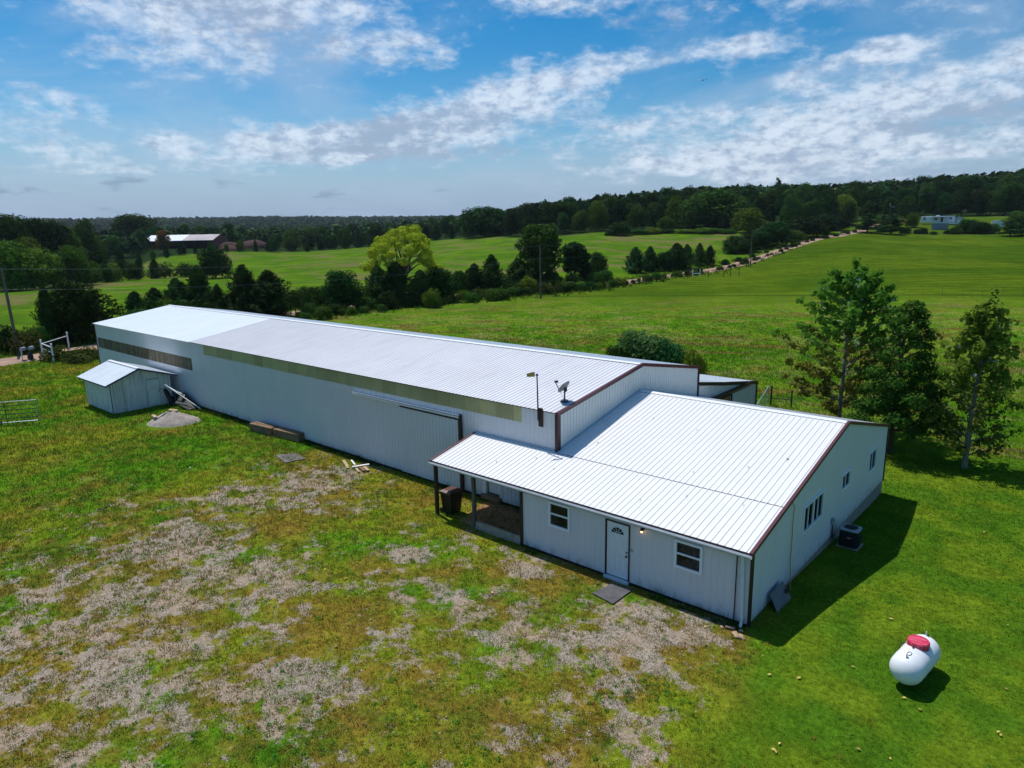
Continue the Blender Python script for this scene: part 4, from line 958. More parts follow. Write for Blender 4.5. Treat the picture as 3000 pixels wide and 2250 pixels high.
# satellite dish on the barn roof
ds = thing('satellite_dish', (-9.76, 3.81, 4.91), 'grey satellite dish on a short mast at the barn roof corner', 'satellite dish')
zr = barnz(3.81)+.02; B0 = Vector((-9.76, 3.81, zr)); m_ = MB()
m_.box((B0.x, B0.y, zr+.015), (.34, .22, .02), rx=math.atan(S1)); m_.tube([B0, B0+Vector((0, 0, .42))], .035, 10); m_.tube([B0+Vector((-.15, -.08, .02)), B0+Vector((0, 0, .12)), B0+Vector((.15, .08, .04))], .02, 6); m_.build('mast', mat('dark_mast_paint', (.04, .05, .08), .5), ds)
fwh = Vector((FW[0], FW[1], 0)).normalized(); rth = Vector((RT[0], RT[1], 0))
nd = (rth*-.60+fwh*.50+Vector((0, 0, .62))).normalized(); dcn = B0+Vector((0, 0, .60))+nd*.02; ud = (Vector((0, 0, 1))-nd*nd.z).normalized(); sd = ud.cross(nd).normalized()
m_ = MB(); vs = []; fs = []; n = 32; rg = [(t, .09*t*t) for t in (0.001, .3, .55, .8, .97, 1.0)]
for (t, dd) in rg+[(1.0, .09-.018), (.97, .09*.94-.02), (.5, .0225-.02), (.001, -.02)]:
    for k in range(n): a = 2*PI*k/n; vs.append(dcn+sd*(.31*t*math.cos(a))+ud*(.33*t*math.sin(a))+nd*(dd-.04))
for i in range(len(vs)//n-1):
    for k in range(n): k2 = (k+1) % n; fs.append((i*n+k, i*n+k2, (i+1)*n+k2, (i+1)*n+k))
m_.add(vs, fs); m_.build('reflector', GREYP, ds, smooth=True)
m_ = MB(); m_.tube([B0+Vector((0, 0, .38)), dcn-nd*.08], .04, 8); m_.box(tuple(dcn-nd*.09-ud*.02), (.14, .10, .18), rz=.6); m_.build('bracket', DSTEEL, ds)
lnb = dcn-ud*.10+nd*.46+sd*.0; m_ = MB(); m_.tube([dcn-ud*.30-nd*.0, lnb-ud*.06], .02, 6); ar = m_.build('feed_arm', NAVY, ds)
m_ = MB(); m_.tube([lnb-sd*.08, lnb+sd*.08], .045, 8); m_.tube([lnb-sd*.05, lnb-sd*.05-nd*.07], .035, 8); m_.tube([lnb+sd*.05, lnb+sd*.05-nd*.07], .035, 8); m_.build('feed_horn', NAVY, ar)
m_ = MB(); m_.tube([dcn-ud*.3, B0+Vector((-.08, -.05, .2)), B0+Vector((.05, .1, .03)), B0+Vector((.25, .1, .1)), B0+Vector((.30, .0, .03)), B0+Vector((.35, -.7, -.07))], .007, 5); m_.build('cable', DSTEEL, ds)

# wind vane on its post at the barn eave
wv = thing('wind_vane', (-10.19, 2.62, 3.98), 'thin pole with tan wind vane bolted to the barn wall near the dish', 'wind vane')
m_ = MB(); m_.box((-10.15, YW-.045, 4.42), (.21, .05, .80)); m_.build('backing_plank', BROWNW, wv)
m_ = MB(); m_.tube([(-10.22, YW-.13, 4.30), (-10.24, YW-.13, 5.3), (-10.27, YW-.12, 6.20)], [.035, .03, .026], 8); m_.build('pole', mat('rusty_dark_pole', (.035, .016, .018), .6), wv)
hb = Vector((-10.27, YW-.12, 6.22)); m_ = MB(); m_.lathe([(.001, -.04), (.05, -.03), (.06, .02), (.03, .06), (.001, .065)], hb, 10); m_.build('hub', BLUEHUB, wv)
m_ = MB(); q0 = hb-rth*.09; q1 = hb-rth*.42; m_.prism([q0+Vector((0, 0, -.07)), q0+Vector((0, 0, .14)), q1+Vector((0, 0, .07)), q1+Vector((0, 0, -.07))], fwh*.012); m_.tube([hb, q0], .012, 5); m_.build('tail', OCHRE, wv)

# hose down the gable wall, leaning panel, bricks
m_ = MB(); m_.tube([(.06, 3.30, 3.0), (.06, 3.42, 2.85), (.055, 3.40, 2.3), (.05, 3.46, 1.5), (.05, 3.43, .9), (.07, 3.50, .30), (.12, 3.40, .0), (.20, 3.15, -.02), (.22, 2.95, .10), (.26, 2.62, .30), (.30, 2.45, .36)], .016, 6)
tag(m_.build('yellow_hose', YELLOW, smooth=True), 'thin yellow hose hanging down the gable wall', 'hose')
m_ = MB(); zb_ = gz(.4, 2); m_.prism([(.42, 1.40, zb_-.02), (.42, 2.62, zb_-.02), (.12, 2.56, .52), (.12, 1.46, .50)], (.012, 0, .02)); lp = tag(m_.build('metal_sheet', mat('grey_panel', (.14, .15, .155), .7, 0, .15, 3)), 'grey sheet panel leaning on the base of the gable wall', 'panel')
m_ = MB(); m_.box((.33, 2.48, .30), (.09, .34, .05), rz=.15, rx=.2); tag(m_.build('hose_reel_block', BROWNW), 'small brown wooden block on the hose end by the panel', 'block')
m_ = MB(); m_.box((-.35, -.42, .045), (.30, .12, .08), rz=.3, bev=.01); tag(m_.build('paving_block', mat('grey_brown_block', (.16, .13, .10), .9, 0, .3, 8)), 'flat grey-brown block beside the downspout foot', 'block')
rr_ = random.Random(5); RL = ['tan stone nearest the downspout', 'orange stone in the heap by the house corner', 'pale split stone in the heap by the house corner', 'small tan stone at the right of the corner heap', 'small stone beside the flat block', 'brown stone under the downspout']
for i, (x, y, s_) in enumerate(((-.12, -.62, .10), (-.02, -.72, .09), (.08, -.66, .10), (.17, -.70, .06), (-.58, -.52, .06), (-.05, -.35, .07))):
    bpy_ = MB(); pts = []
    import bmesh
    bm = bmesh.new(); bmesh.ops.create_icosphere(bm, subdivisions=2, radius=s_)
    for v in bm.verts: v.co = Vector((v.co.x*rr_.uniform(.9, 1.25), v.co.y*rr_.uniform(.75, 1.1), v.co.z*rr_.uniform(.55, .85)))
    bpy_.add([v.co+Vector((x, y, s_*.4)) for v in bm.verts], [[v.index for v in f.verts] for f in bm.faces]); bm.free(); tag(bpy_.build('stone', ROCK), RL[i], 'stone', 'stones by the house corner')

# pipe gate at the left edge
gp = Vector((-46.6, -6.0, 0)); gd = Vector((-.55, -.835, 0)).normalized(); gt = thing('pipe_gate', (gp.x, gp.y, gz(gp.x, gp.y)), 'galvanised five-bar pipe gate standing in the grass at the left edge', 'gate'); GLn = 4.9; GZ0 = .12
m_ = MB(); m_.tube([gp+Vector((0, 0, GZ0)), gp+Vector((0, 0, GZ0+1.42)), gp+gd*GLn+Vector((0, 0, GZ0+1.42)), gp+gd*GLn+Vector((0, 0, GZ0)), gp+Vector((0, 0, GZ0))], .036, 8); m_.build('frame', STEEL, gt)
m_ = MB()
for k in range(1, 5): m_.tube([gp+Vector((0, 0, GZ0+1.42*k/5)), gp+gd*GLn+Vector((0, 0, GZ0+1.42*k/5))], .026, 6)
m_.build('bar', DSTEEL, gt)
m_ = MB()
for t in (1.85, 3.6): m_.tube([gp+gd*t+Vector((0, 0, GZ0)), gp+gd*t+Vector((0, 0, GZ0+1.42))], .025, 6)
m_.tube([gp+gd*2.2+Vector((0, 0, -.05)), gp+gd*2.2+Vector((0, 0, .25))], .06, 6); m_.build('upright', DSTEEL, gt)

# white brace posts by the road, mailboxes
HA, HB2, HC = at(127, 1048), at(158, 1062), at(203, 1022)
br = thing('fence_brace', tuple(HA), 'white painted pipe fence brace of three posts beside the road', 'fence brace')
for q in (HA, HB2, HC):
    m_ = MB(); m_.tube([q, q+Vector((0, 0, 1.9))], .085, 8); m_.tube([q+Vector((0, 0, 1.9)), q+Vector((0, 0, 1.96))], [.11, .04], 8); m_.build('post', WHITE, br)
m_ = MB(); m_.tube([HA+Vector((0, 0, 1.55)), HB2+Vector((0, 0, 1.55))], .05, 6); m_.tube([HA+Vector((0, 0, 1.0)), HB2+Vector((0, 0, 1.0))], .05, 6); m_.tube([HA+Vector((0, 0, 1.5)), HC+Vector((0, 0, 1.5))], .045, 6); m_.build('rail', WHITE, br)
def mailbox(px, py, lab, sleeve):
    q = at(px, py); t_ = thing('mailbox', tuple(q), lab, 'mailbox', 'mailboxes by the road')
    m_ = MB(); m_.box(tuple(q+Vector((0, 0, .55))), (.08, .08, 1.1)); m_.build('post', POSTW if sleeve else WHITE, t_)
    if sleeve: m_ = MB(); m_.lathe([(.001, .8), (.16, .75), (.27, .5), (.27, 0), (.001, 0)], q, 10); m_.build('sleeve', BLACKP, t_)
    m_ = MB(); P_ = [(-.12, 0), (.12, 0), (.12, .18)]+[(.12*math.cos(a), .18+.12*math.sin(a)) for a in np.linspace(.2, PI-.2, 7)]+[(-.12, .18)]
    m_.prism([q+rth*a+Vector((0, 0, 1.10+b)) for a, b in [(p[0]*1.35, p[1]*1.15) for p in P_]], fwh*.55); m_.build('box', STEEL, t_)
mailbox(67, 1059, 'grey mailbox on a thin white post, left of the two', False); mailbox(91, 1056, 'grey mailbox on a post with black base sleeve', True)

# utility poles and wires
def pole(px, d, h, label, lean=0.0, row=700):
    q = at(px, row, d); t_ = thing('utility_pole', tuple(q), label, 'utility pole', 'utility poles along the road')
    top = q+Vector((lean*RT[0], lean*RT[1], h)); m_ = MB(); m_.tube([q-Vector((0, 0, .3)), q.lerp(top, .5), top], [.17, .15, .12], 8); m_.build('shaft', POLEW, t_)
    m_ = MB(); m_.tube([top+Vector((0, 0, -.05)), top+Vector((0, 0, .22))], [.05, .03], 6); m_.build('insulator', GREYP, t_); return top
T1 = pole(42, 92, 9.3, 'grey utility pole in the weeds at the left edge', -.25, 963)
T2 = pole(1582, 127, 9.6, 'tall utility pole in the middle before the tall dark tree')
T3 = pole(2203, 206, 10.0, 'dark utility pole beside the road half way up the hill')
T4 = pole(2507, 322, 10.6, 'far utility pole where the road meets the wood')
T5 = pole(2600, 372, 9.0, 'pale service pole with lamp near the camper')
m_ = MB(); m_.tube([T5+Vector((-.3, .3, -.4)), T5+Vector((-.3, .3, -1.5))], .28, 8); m_.tube([T5+Vector((0, 0, -1.9)), T5+Vector((1.0, .3, -1.9))], .05, 5); m_.lathe([(.001, .2), (.3, .1), (.3, -.15), (.001, -.2)], T5+Vector((1.2, .3, -1.9)), 8)
tag(m_.build('pole_transformer', STEEL), 'grey transformer and lamp mounted on the service pole', 'transformer')
T0 = at(-900, 700, 60)+Vector((0, 0, 10))
def wire(a, b, sag, lab, r_=.005):
    P_ = [a.lerp(b, t)-Vector((0, 0, sag*4*t*(1-t))) for t in np.linspace(0, 1, 25)]
    m_ = MB(); m_.tube(P_, r_, 4, cap=False); tag(m_.build('overhead_wire', STEEL), lab, 'wire', 'overhead wires')
dn = Vector((0, 0, 2.2))
wire(T0, T1, .6, 'upper wire from the left edge pole out of the left edge'); wire(T0-dn, T1-dn, .6, 'lower wire from the left edge pole out of the left edge')
wire(T1, T2, 1.2, 'upper wire over the barn between left and middle poles'); wire(T1-dn, T2-dn, 1.4, 'lower wire over the barn between left and middle poles')
wire(T2, T3, 1.2, 'upper wire from the middle pole up the hill'); wire(T2-dn, T3-dn, 1.2, 'lower wire from the middle pole up the hill'); wire(T3, T4, 1.2, 'wire between the two hillside poles')

# corral panel and fence posts behind the house
def mk_panel(a, b, h_, lab):
    t_ = thing('corral_panel', tuple(a), lab, 'corral panel'); m_ = MB(); u = Vector((0, 0, 1))
    m_.tube([a+u*.1, a+u*h_, b+u*h_, b+u*.1], .035, 6); m_.build('frame', STEEL, t_); m_ = MB()
    for k in range(1, 4): m_.tube([a+u*(.1+(h_-.1)*k/4), b+u*(.1+(h_-.1)*k/4)], .025, 5)
    m_.build('bar', DSTEEL, t_)
mk_panel(V2(-9.25, 24.0), V2(-10.6, 29.6), 1.45, 'rounded pipe corral panel beside the lean-to corner')
def post(q, h_, lab, mt_=DSTEEL, r_=.035, grp='steel fence posts behind the house', lean=(0, 0)):
    m_ = MB(); m_.tube([q-Vector((0, 0, .1)), q+Vector((lean[0], lean[1], h_))], [r_, r_*.9], 6); o = m_.build('fence_post', mt_); tag(o, lab, 'fence post', grp)
p1, p2 = V2(-10.45, 29.8), V2(-9.1, 30.1)
post(p1, 1.45, 'dark post at the end of the corral panel', BROWNW, .07); post(p2, 1.25, 'dark post right of the corral panel', BROWNW, .06)
plank('fence_rail', p1+Vector((0, 0, .55)), p2+Vector((0, 0, .55)), .09, .05, BROWNW, 'low dark rail between the two corral posts', 'rail')
for (x, y, lab) in ((-.9, 26.3, 'steel fence post right of the oak trunk'), (2.5, 25.4, 'steel fence post right of the near sapling trunk'), (-4.4, 27.2, 'steel fence post in the shade behind the house'), (6.2, 24.4, 'steel fence post at the right edge of the lawn')):
    post(V2(x, y), 1.35, lab, DSTEEL, .022, lean=(.05, .02))
m_ = MB(); pp = [V2(-9.1, 30.1), V2(-4.4, 27.2), V2(-.9, 26.3), V2(2.5, 25.4), V2(6.2, 24.4), V2(14, 22)]
for zz_ in (.45, .8, 1.15): m_.tube([q+Vector((0, 0, zz_)) for q in pp], .006, 3, cap=False)
tag(m_.build('fence_wire', DSTEEL), 'thin wire fence strung between steel posts behind the house', 'wire fence')
for i, (px, py, h_) in enumerate(((2075, 812, 1.6), (2139, 810, 1.6), (2165, 809, 1.3), (2120, 812, 1.1))):
    post(at(px, py), h_, ('fence post left of the field mailbox', 'tall dark fence post in the field edge below the road', 'right fence post in the field edge below the road', 'short fence post in the field edge below the road')[i], DSTEEL, .09, 'posts at the field edge')
fa = [at(px, 840, 131+6*(px_az(px)-.2)) for px in (2560, 2650, 2705, 2763, 2823, 2880, 2940, 3000)]
for i, q in enumerate(fa): post(q, 1.25, 'thin post of the fence crossing the mown field', DSTEEL, .022, 'posts of the fence across the mown field')
fr = thing('white_gate_frame', tuple(at(2040, 812)), 'small white frame in the hedge beside the road', 'gate'); q = at(2040, 812); m_ = MB()
for s_ in (-.9, .9): m_.tube([q+rth*s_, q+rth*s_+Vector((0, 0, 2.0))], .10, 6)
m_.build('upright', WHITE, fr); m_ = MB(); m_.tube([q-rth*.9+Vector((0, 0, .9)), q+rth*.9+Vector((0, 0, .9))], .07, 5); m_.build('rail', WHITE, fr)

# ------------------------------------------------------------------ the homestead on the hill
SKYV = fwh
def facing(q): d = Vector((CAM[0]-q.x, CAM[1]-q.y, 0)).normalized(); return d, Vector((-d.y, d.x, 0))*-1   # towards camera, to picture right
def frame_box(mb, q, r_, f, x0, x1, y0, y1, z0, z1):
    vs = [q+r_*x+f*y+Vector((0, 0, z)) for z in (z0, z1) for (x, y) in ((x0, y0), (x1, y0), (x1, y1), (x0, y1))]
    mb.add(vs, [(3,2,1,0),(4,5,6,7),(0,1,5,4),(1,2,6,5),(2,3,7,6),(3,0,4,7)])
q = at(2746, 656, 365); f, r_ = facing(q); r_ = Vector((-f.y, f.x, 0))
if (r_.x*RT[0]+r_.y*RT[1]) < 0: r_ = -r_
rv = thing('camper_trailer', tuple(q), 'long white camper trailer parked before the dark wood', 'camper')
m_ = MB(); frame_box(m_, q, r_, f, -6.4, 6.4, -1.2, 1.2, .7, 3.4); frame_box(m_, q, r_, f, -6.2, -2.3, 1.2, 2.1, .8, 3.2); m_.build('body', WHITE, rv)
m_ = MB(); frame_box(m_, q, r_, f, -2.2, 3.6, 1.2, 3.2, 2.9, 3.0); m_.build('awning', mat('grey_awning', (.22, .25, .28), .6), rv)
for (a, b, c, d_) in ((-5.6, -4.6, 1.9, 2.5), (-5.6, -4.6, 2.8, 3.1), (-1.4, -.2, 1.7, 2.5), (4.3, 5.3, 2.0, 2.7)):
    m_ = MB(); frame_box(m_, q, r_, f, a, b, 1.2 if a > -3 else 2.1, 1.23 if a > -3 else 2.13, c, d_); m_.build('window', GLASSB, rv)
m_ = MB(); frame_box(m_, q, r_, f, 1.1, 2.0, 1.2, 1.24, .8, 2.8); m_.build('door', GLASSB, rv)
m_ = MB(); frame_box(m_, q, r_, f, -.8, .6, -.5, .5, 3.4, 3.8); m_.build('roof_unit', WHITE, rv)
for x in (-1, .4): m_ = MB(); m_.tube([q+r_*x+f*1.0+Vector((0, 0, .38)), q+r_*x+f*1.22+Vector((0, 0, .38))], .38, 14); m_.build('wheel', BLACKP, rv)
q2 = at(2754, 666, 345); sb = thing('grey_shed', tuple(q2), 'low grey metal shed with flat roof in front of the camper', 'shed')
m_ = MB(); frame_box(m_, q2, r_, f, -3.0, 3.0, -1.4, 1.4, 0, 2.5); m_.build('wall', mat('grey_blue_shed', (.20, .24, .29), .6, 0, .1), sb)
m_ = MB(); frame_box(m_, q2, r_, f, -3.2, 3.2, -1.6, 1.6, 2.5, 2.85); m_.build('roof', WHITE, sb)
m_ = MB(); frame_box(m_, q2, r_, f, 2.2, 2.7, 1.4, 1.44, .1, 2.4); m_.build('door', mat('tan_door', (.35, .30, .18), .6), sb)
def gable_hut(px, py, d, w, h_, rise, dep, lab, mt_, rmt, name):
    q = at(px, py, d); t_ = thing(name, tuple(q), lab, 'shed'); m_ = MB()
    P_ = [q+r_*-w/2, q+r_*w/2, q+r_*w/2+Vector((0, 0, h_)), q+Vector((0, 0, h_+rise)), q-r_*w/2+Vector((0, 0, h_))]; m_.prism(P_, f*-dep); m_.build('wall', mt_, t_)
    m_ = MB(); T_ = [q+r_*(w/2+.15)+Vector((0, 0, h_-.05)), q+Vector((0, 0, h_+rise+.03)), q-r_*(w/2+.15)+Vector((0, 0, h_-.05)), q-r_*(w/2+.15)+Vector((0, 0, h_+.08)), q+Vector((0, 0, h_+rise+.18)), q+r_*(w/2+.15)+Vector((0, 0, h_+.08))]
    m_.prism([p+f*.15 for p in T_], f*-(dep+.3)); m_.build('roof', rmt, t_)
    m_ = MB(); P_ = [q+r_*-.6+f*.02, q+r_*.6+f*.02, q+r_*.6+f*.02+Vector((0, 0, 2.0)), q-r_*.6+f*.02+Vector((0, 0, 2.0))]; m_.prism(P_, f*.03); m_.build('door', WHITE, t_)
gable_hut(2808, 656, 365, 4.3, 2.4, .9, 4, 'small pale gabled shed right of the camper', mat('pale_shed_wall', (.42, .46, .42), .6), STEEL, 'small_shed')
gable_hut(2923, 663, 352, 4.3, 2.6, .6, 3, 'white box shed standing alone at the right of the hedge', WHITE, WHITE, 'white_shed')
q = at(2642, 655, 366); tr = thing('pickup_truck', tuple(q), 'red pickup truck parked under trees left of the camper', 'truck')
m_ = MB(); m_.prism([q+r_*x+f*.9+Vector((0, 0, z)) for x, z in ((-2.9, .5), (2.9, .5), (2.9, 1.15), (1.5, 1.3), (.9, 1.9), (-.9, 1.95), (-1.1, 1.3), (-2.9, 1.3))], f*-1.8); m_.build('body', REDPAINT, tr)
m_ = MB(); m_.prism([q+r_*x+f*.92+Vector((0, 0, z)) for x, z in ((1.2, 1.35), (.75, 1.8), (-.8, 1.83), (-.85, 1.35))], f*-1.84); m_.build('windows', GLASSB, tr)
for x in (-1.9, 1.9):
    for s_ in (.92, -.72): m_ = MB(); m_.tube([q+r_*x+f*s_+Vector((0, 0, .4)), q+r_*x+f*(s_-.22)+Vector((0, 0, .4))], .4, 12); m_.build('wheel', BLACKP, tr)
q = at(2785, 657, 362); bo = thing('white_boat', tuple(q), 'small white boat on the grass right of the camper', 'boat')
m_ = MB(); m_.prism([q+r_*x+f*.8+Vector((0, 0, z)) for x, z in ((-1.9, .45), (1.5, .35), (2.3, .95), (-2.0, 1.0))], f*-1.6); m_.build('hull', WHITE, bo); m_ = MB(); frame_box(m_, q, r_, f, -1.8, 1.4, -.7, .7, 1.0, 1.12); m_.build('deck', GREYP, bo)

# the sawmill hall and bark heaps on the left
ql = at(418, 712, 470); qr = at(640, 718, 450); sm = thing('open_hall', tuple((ql+qr)/2), 'long open-sided hall with silvery roof beyond the left pasture', 'hall')
u = (qr-ql); u.z = 0; Lh = u.length; u.normalize(); v = Vector((-u.y, u.x, 0)); 
if v.dot(fwh) < 0: v = -v
zb_ = max(gz(ql.x, ql.y), gz(qr.x, qr.y)); O = Vector((ql.x, ql.y, zb_)); H0, H1, DP = 5.2, 8.6, 22
for (a, b, mt_) in ((0, .56, ROOFC_M), (.56, 1, mat('rusty_grey_roof', (.27, .25, .27), .5, 0, .3, .15, streak=((.22, .14, .12), (.3, .3, .3), .6)))):
    m_ = MB(); a_, b_ = O+u*Lh*.93*a, O+u*Lh*.93*b; m_.prism([a_+Vector((0, 0, H0)), b_+Vector((0, 0, H0)), b_+v*DP/2+Vector((0, 0, H1)), a_+v*DP/2+Vector((0, 0, H1))], (0, 0, .12)); m_.build('roof', mt_, sm)
m_ = MB(); m_.prism([O+v*DP/2+Vector((0, 0, H1)), O+u*Lh*.93+v*DP/2+Vector((0, 0, H1)), O+u*Lh*.93+v*DP+Vector((0, 0, H0)), O+v*DP+Vector((0, 0, H0))], (0, 0, .12)); m_.build('roof', ROOFB_M, sm)
m_ = MB(); e = O+u*Lh*.93; m_.prism([e, e+v*DP, e+v*DP+Vector((0, 0, H0)), e+v*DP/2+Vector((0, 0, H1)), e+Vector((0, 0, H0))], u*.15); m_.build('end_wall', RUST, sm)
m_ = MB(); m_.prism([O+v*DP, O+v*DP+u*Lh*.93, O+v*DP+u*Lh*.93+Vector((0, 0, H0)), O+v*DP+Vector((0, 0, H0))], v*-.1); m_.box(tuple(O+u*Lh*.465+Vector((0, 0, H0-.25))), (Lh*.93, .2, .5), rz=math.atan2(u.y, u.x)); m_.build('dark_side', DARKTRIM, sm)
for k in range(9): m_ = MB(); p_ = O+u*Lh*.93*k/8; m_.tube([p_, p_+Vector((0, 0, H0))], .15, 5); m_.build('hall_post', DSTEEL, sm)
def heap(px, py, d, w, h_, lab):
    q = at(px, py, d); vs = []; fs = []; n = 18
    for i in range(n):
        for j in range(n):
            a = (i/(n-1)-.5)*2; b = (j/(n-1)-.5)*2; r2_ = a*a+b*b; x, y = q.x+RT[0]*a*w/2-RT[1]*b*w/3, q.y+RT[1]*a*w/2+RT[0]*b*w/3
            hh = h_*max(0, 1-r2_)**.7*(.8+.4*float(fbm(np.array([x/5]), np.array([y/5]), 3, 9)[0])); vs.append((x, y, q.z+hh-.3))
    for i in range(n-1):
        for j in range(n-1): fs.append((i*n+j, (i+1)*n+j, (i+1)*n+j+1, i*n+j+1))
    tag(mesh_obj('bark_heap', vs, fs, SAWD, smooth=False), lab, 'heap', 'bark heaps beside the hall')
heap(672, 722, 455, 15, 4.6, 'red-brown bark heap right beside the open hall'); heap(742, 716, 480, 22, 5.6, 'larger dark red bark heap right of the hall heap'); heap(672, 735, 440, 14, 3.0, 'low red earth heap before the bark heaps')
# bird
q = CAM+ray(2059, 235)*60; m_ = MB(); q = Vector(q); m_.lathe([(.002, -.14), (.045, -.05), (.05, .03), (.02, .12), (.002, .15)], q, 8, Euler((R(90), 0, R(60))).to_matrix())
for s_ in (-1, 1): m_.add([q+rth*s_*.04+Vector((0, 0, .01)), q+rth*s_*.26+Vector((0, 0, .10)), q+rth*s_*.44+Vector((0, 0, .03)), q+rth*s_*.2+fwh*-.12+Vector((0, 0, .04))], [(0, 1, 2, 3)])
tag(m_.build('bird', BLACKP), 'small dark bird gliding in the sky above the hill', 'bird')
# ------------------------------------------------------------------ trees
LM = {
 'cedar': leaf_mat('cedar_foliage', (.010, .036, .009), (.038, .092, .015), .15),
 'dark': leaf_mat('dark_broadleaf', (.008, .034, .007), (.034, .088, .012), .25, .45),
 'mid': leaf_mat('green_broadleaf', (.020, .065, .010), (.065, .135, .018), .3, .4),
 'light': leaf_mat('yellow_green_broadleaf', (.045, .105, .010), (.125, .20, .016), .3),
 'yellow': leaf_mat('bright_yellow_leaves', (.20, .26, .014), (.56, .57, .035), .35, .05, cc=(.60, .60, .12)),
 'oak': leaf_mat('oak_leaves', (.012, .055, .008), (.050, .14, .016), .25, .1, cc=(.10, .13, .03)),
 'cotton': leaf_mat('cottonwood_leaves', (.060, .150, .016), (.17, .31, .035), .45, .1, cc=(.50, .58, .52)),
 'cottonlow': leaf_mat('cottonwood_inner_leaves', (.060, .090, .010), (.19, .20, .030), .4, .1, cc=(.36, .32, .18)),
 'orange': leaf_mat('autumn_leaves', (.09, .085, .012), (.24, .13, .02), .3, .1),
 'bush': leaf_mat('grey_green_bush', (.024, .080, .024), (.070, .17, .045), .3),
 'weed': leaf_mat('roadside_weeds', (.030, .050, .010), (.080, .105, .020), .3, .3, cc=(.16, .10, .05)),
}
def leaves(pos, nrm, size, rng, asp=.62, droop=0.0):
    """pointed leaf-clump faces at pos facing about nrm"""
    n = len(pos); nn = nrm+rng.normal(0, .38, (n, 3)); nn /= np.linalg.norm(nn, axis=1)[:, None]+1e-9
    t = rng.normal(0, 1, (n, 3)); t -= nn*(t*nn).sum(1)[:, None]; t /= np.linalg.norm(t, axis=1)[:, None]+1e-9
    b = np.cross(nn, t); s = (size*rng.uniform(.6, 1.35, n))[:, None]
    bend = nn*s*.18
    V_ = np.stack([pos-t*s, pos+b*s*asp+bend, pos+t*s, pos-b*s*asp+bend], 1).reshape(-1, 3)
    F_ = np.arange(n*4).reshape(-1, 4); return V_, F_
def blob_pts(blobs, n, rng, lo=.5):
    B = np.array(blobs, float); w = (B[:, 3]*B[:, 4]+B[:, 3]*B[:, 5]); w /= w.sum(); k = rng.choice(len(B), n, p=w)
    d = rng.normal(0, 1, (n, 3)); d /= np.linalg.norm(d, axis=1)[:, None]
    r_ = lo+(1.06-lo)*rng.random(n)**.7; P_ = B[k, :3]+d*B[k, 3:6]*r_[:, None]
    return P_, d
def limb(mb, a, b, r0, r1, rng, n=5, wob=.06):
    a = np.array(a, float); b = np.array(b, float); L = np.linalg.norm(b-a); pts = [a+(b-a)*t+rng.normal(0, wob*L*.35, 3)*(0 < t < 1) for t in np.linspace(0, 1, n)]
    mb.tube([Vector(p) for p in pts], list(np.linspace(r0, r1, n)), 6)
PROTO = {}
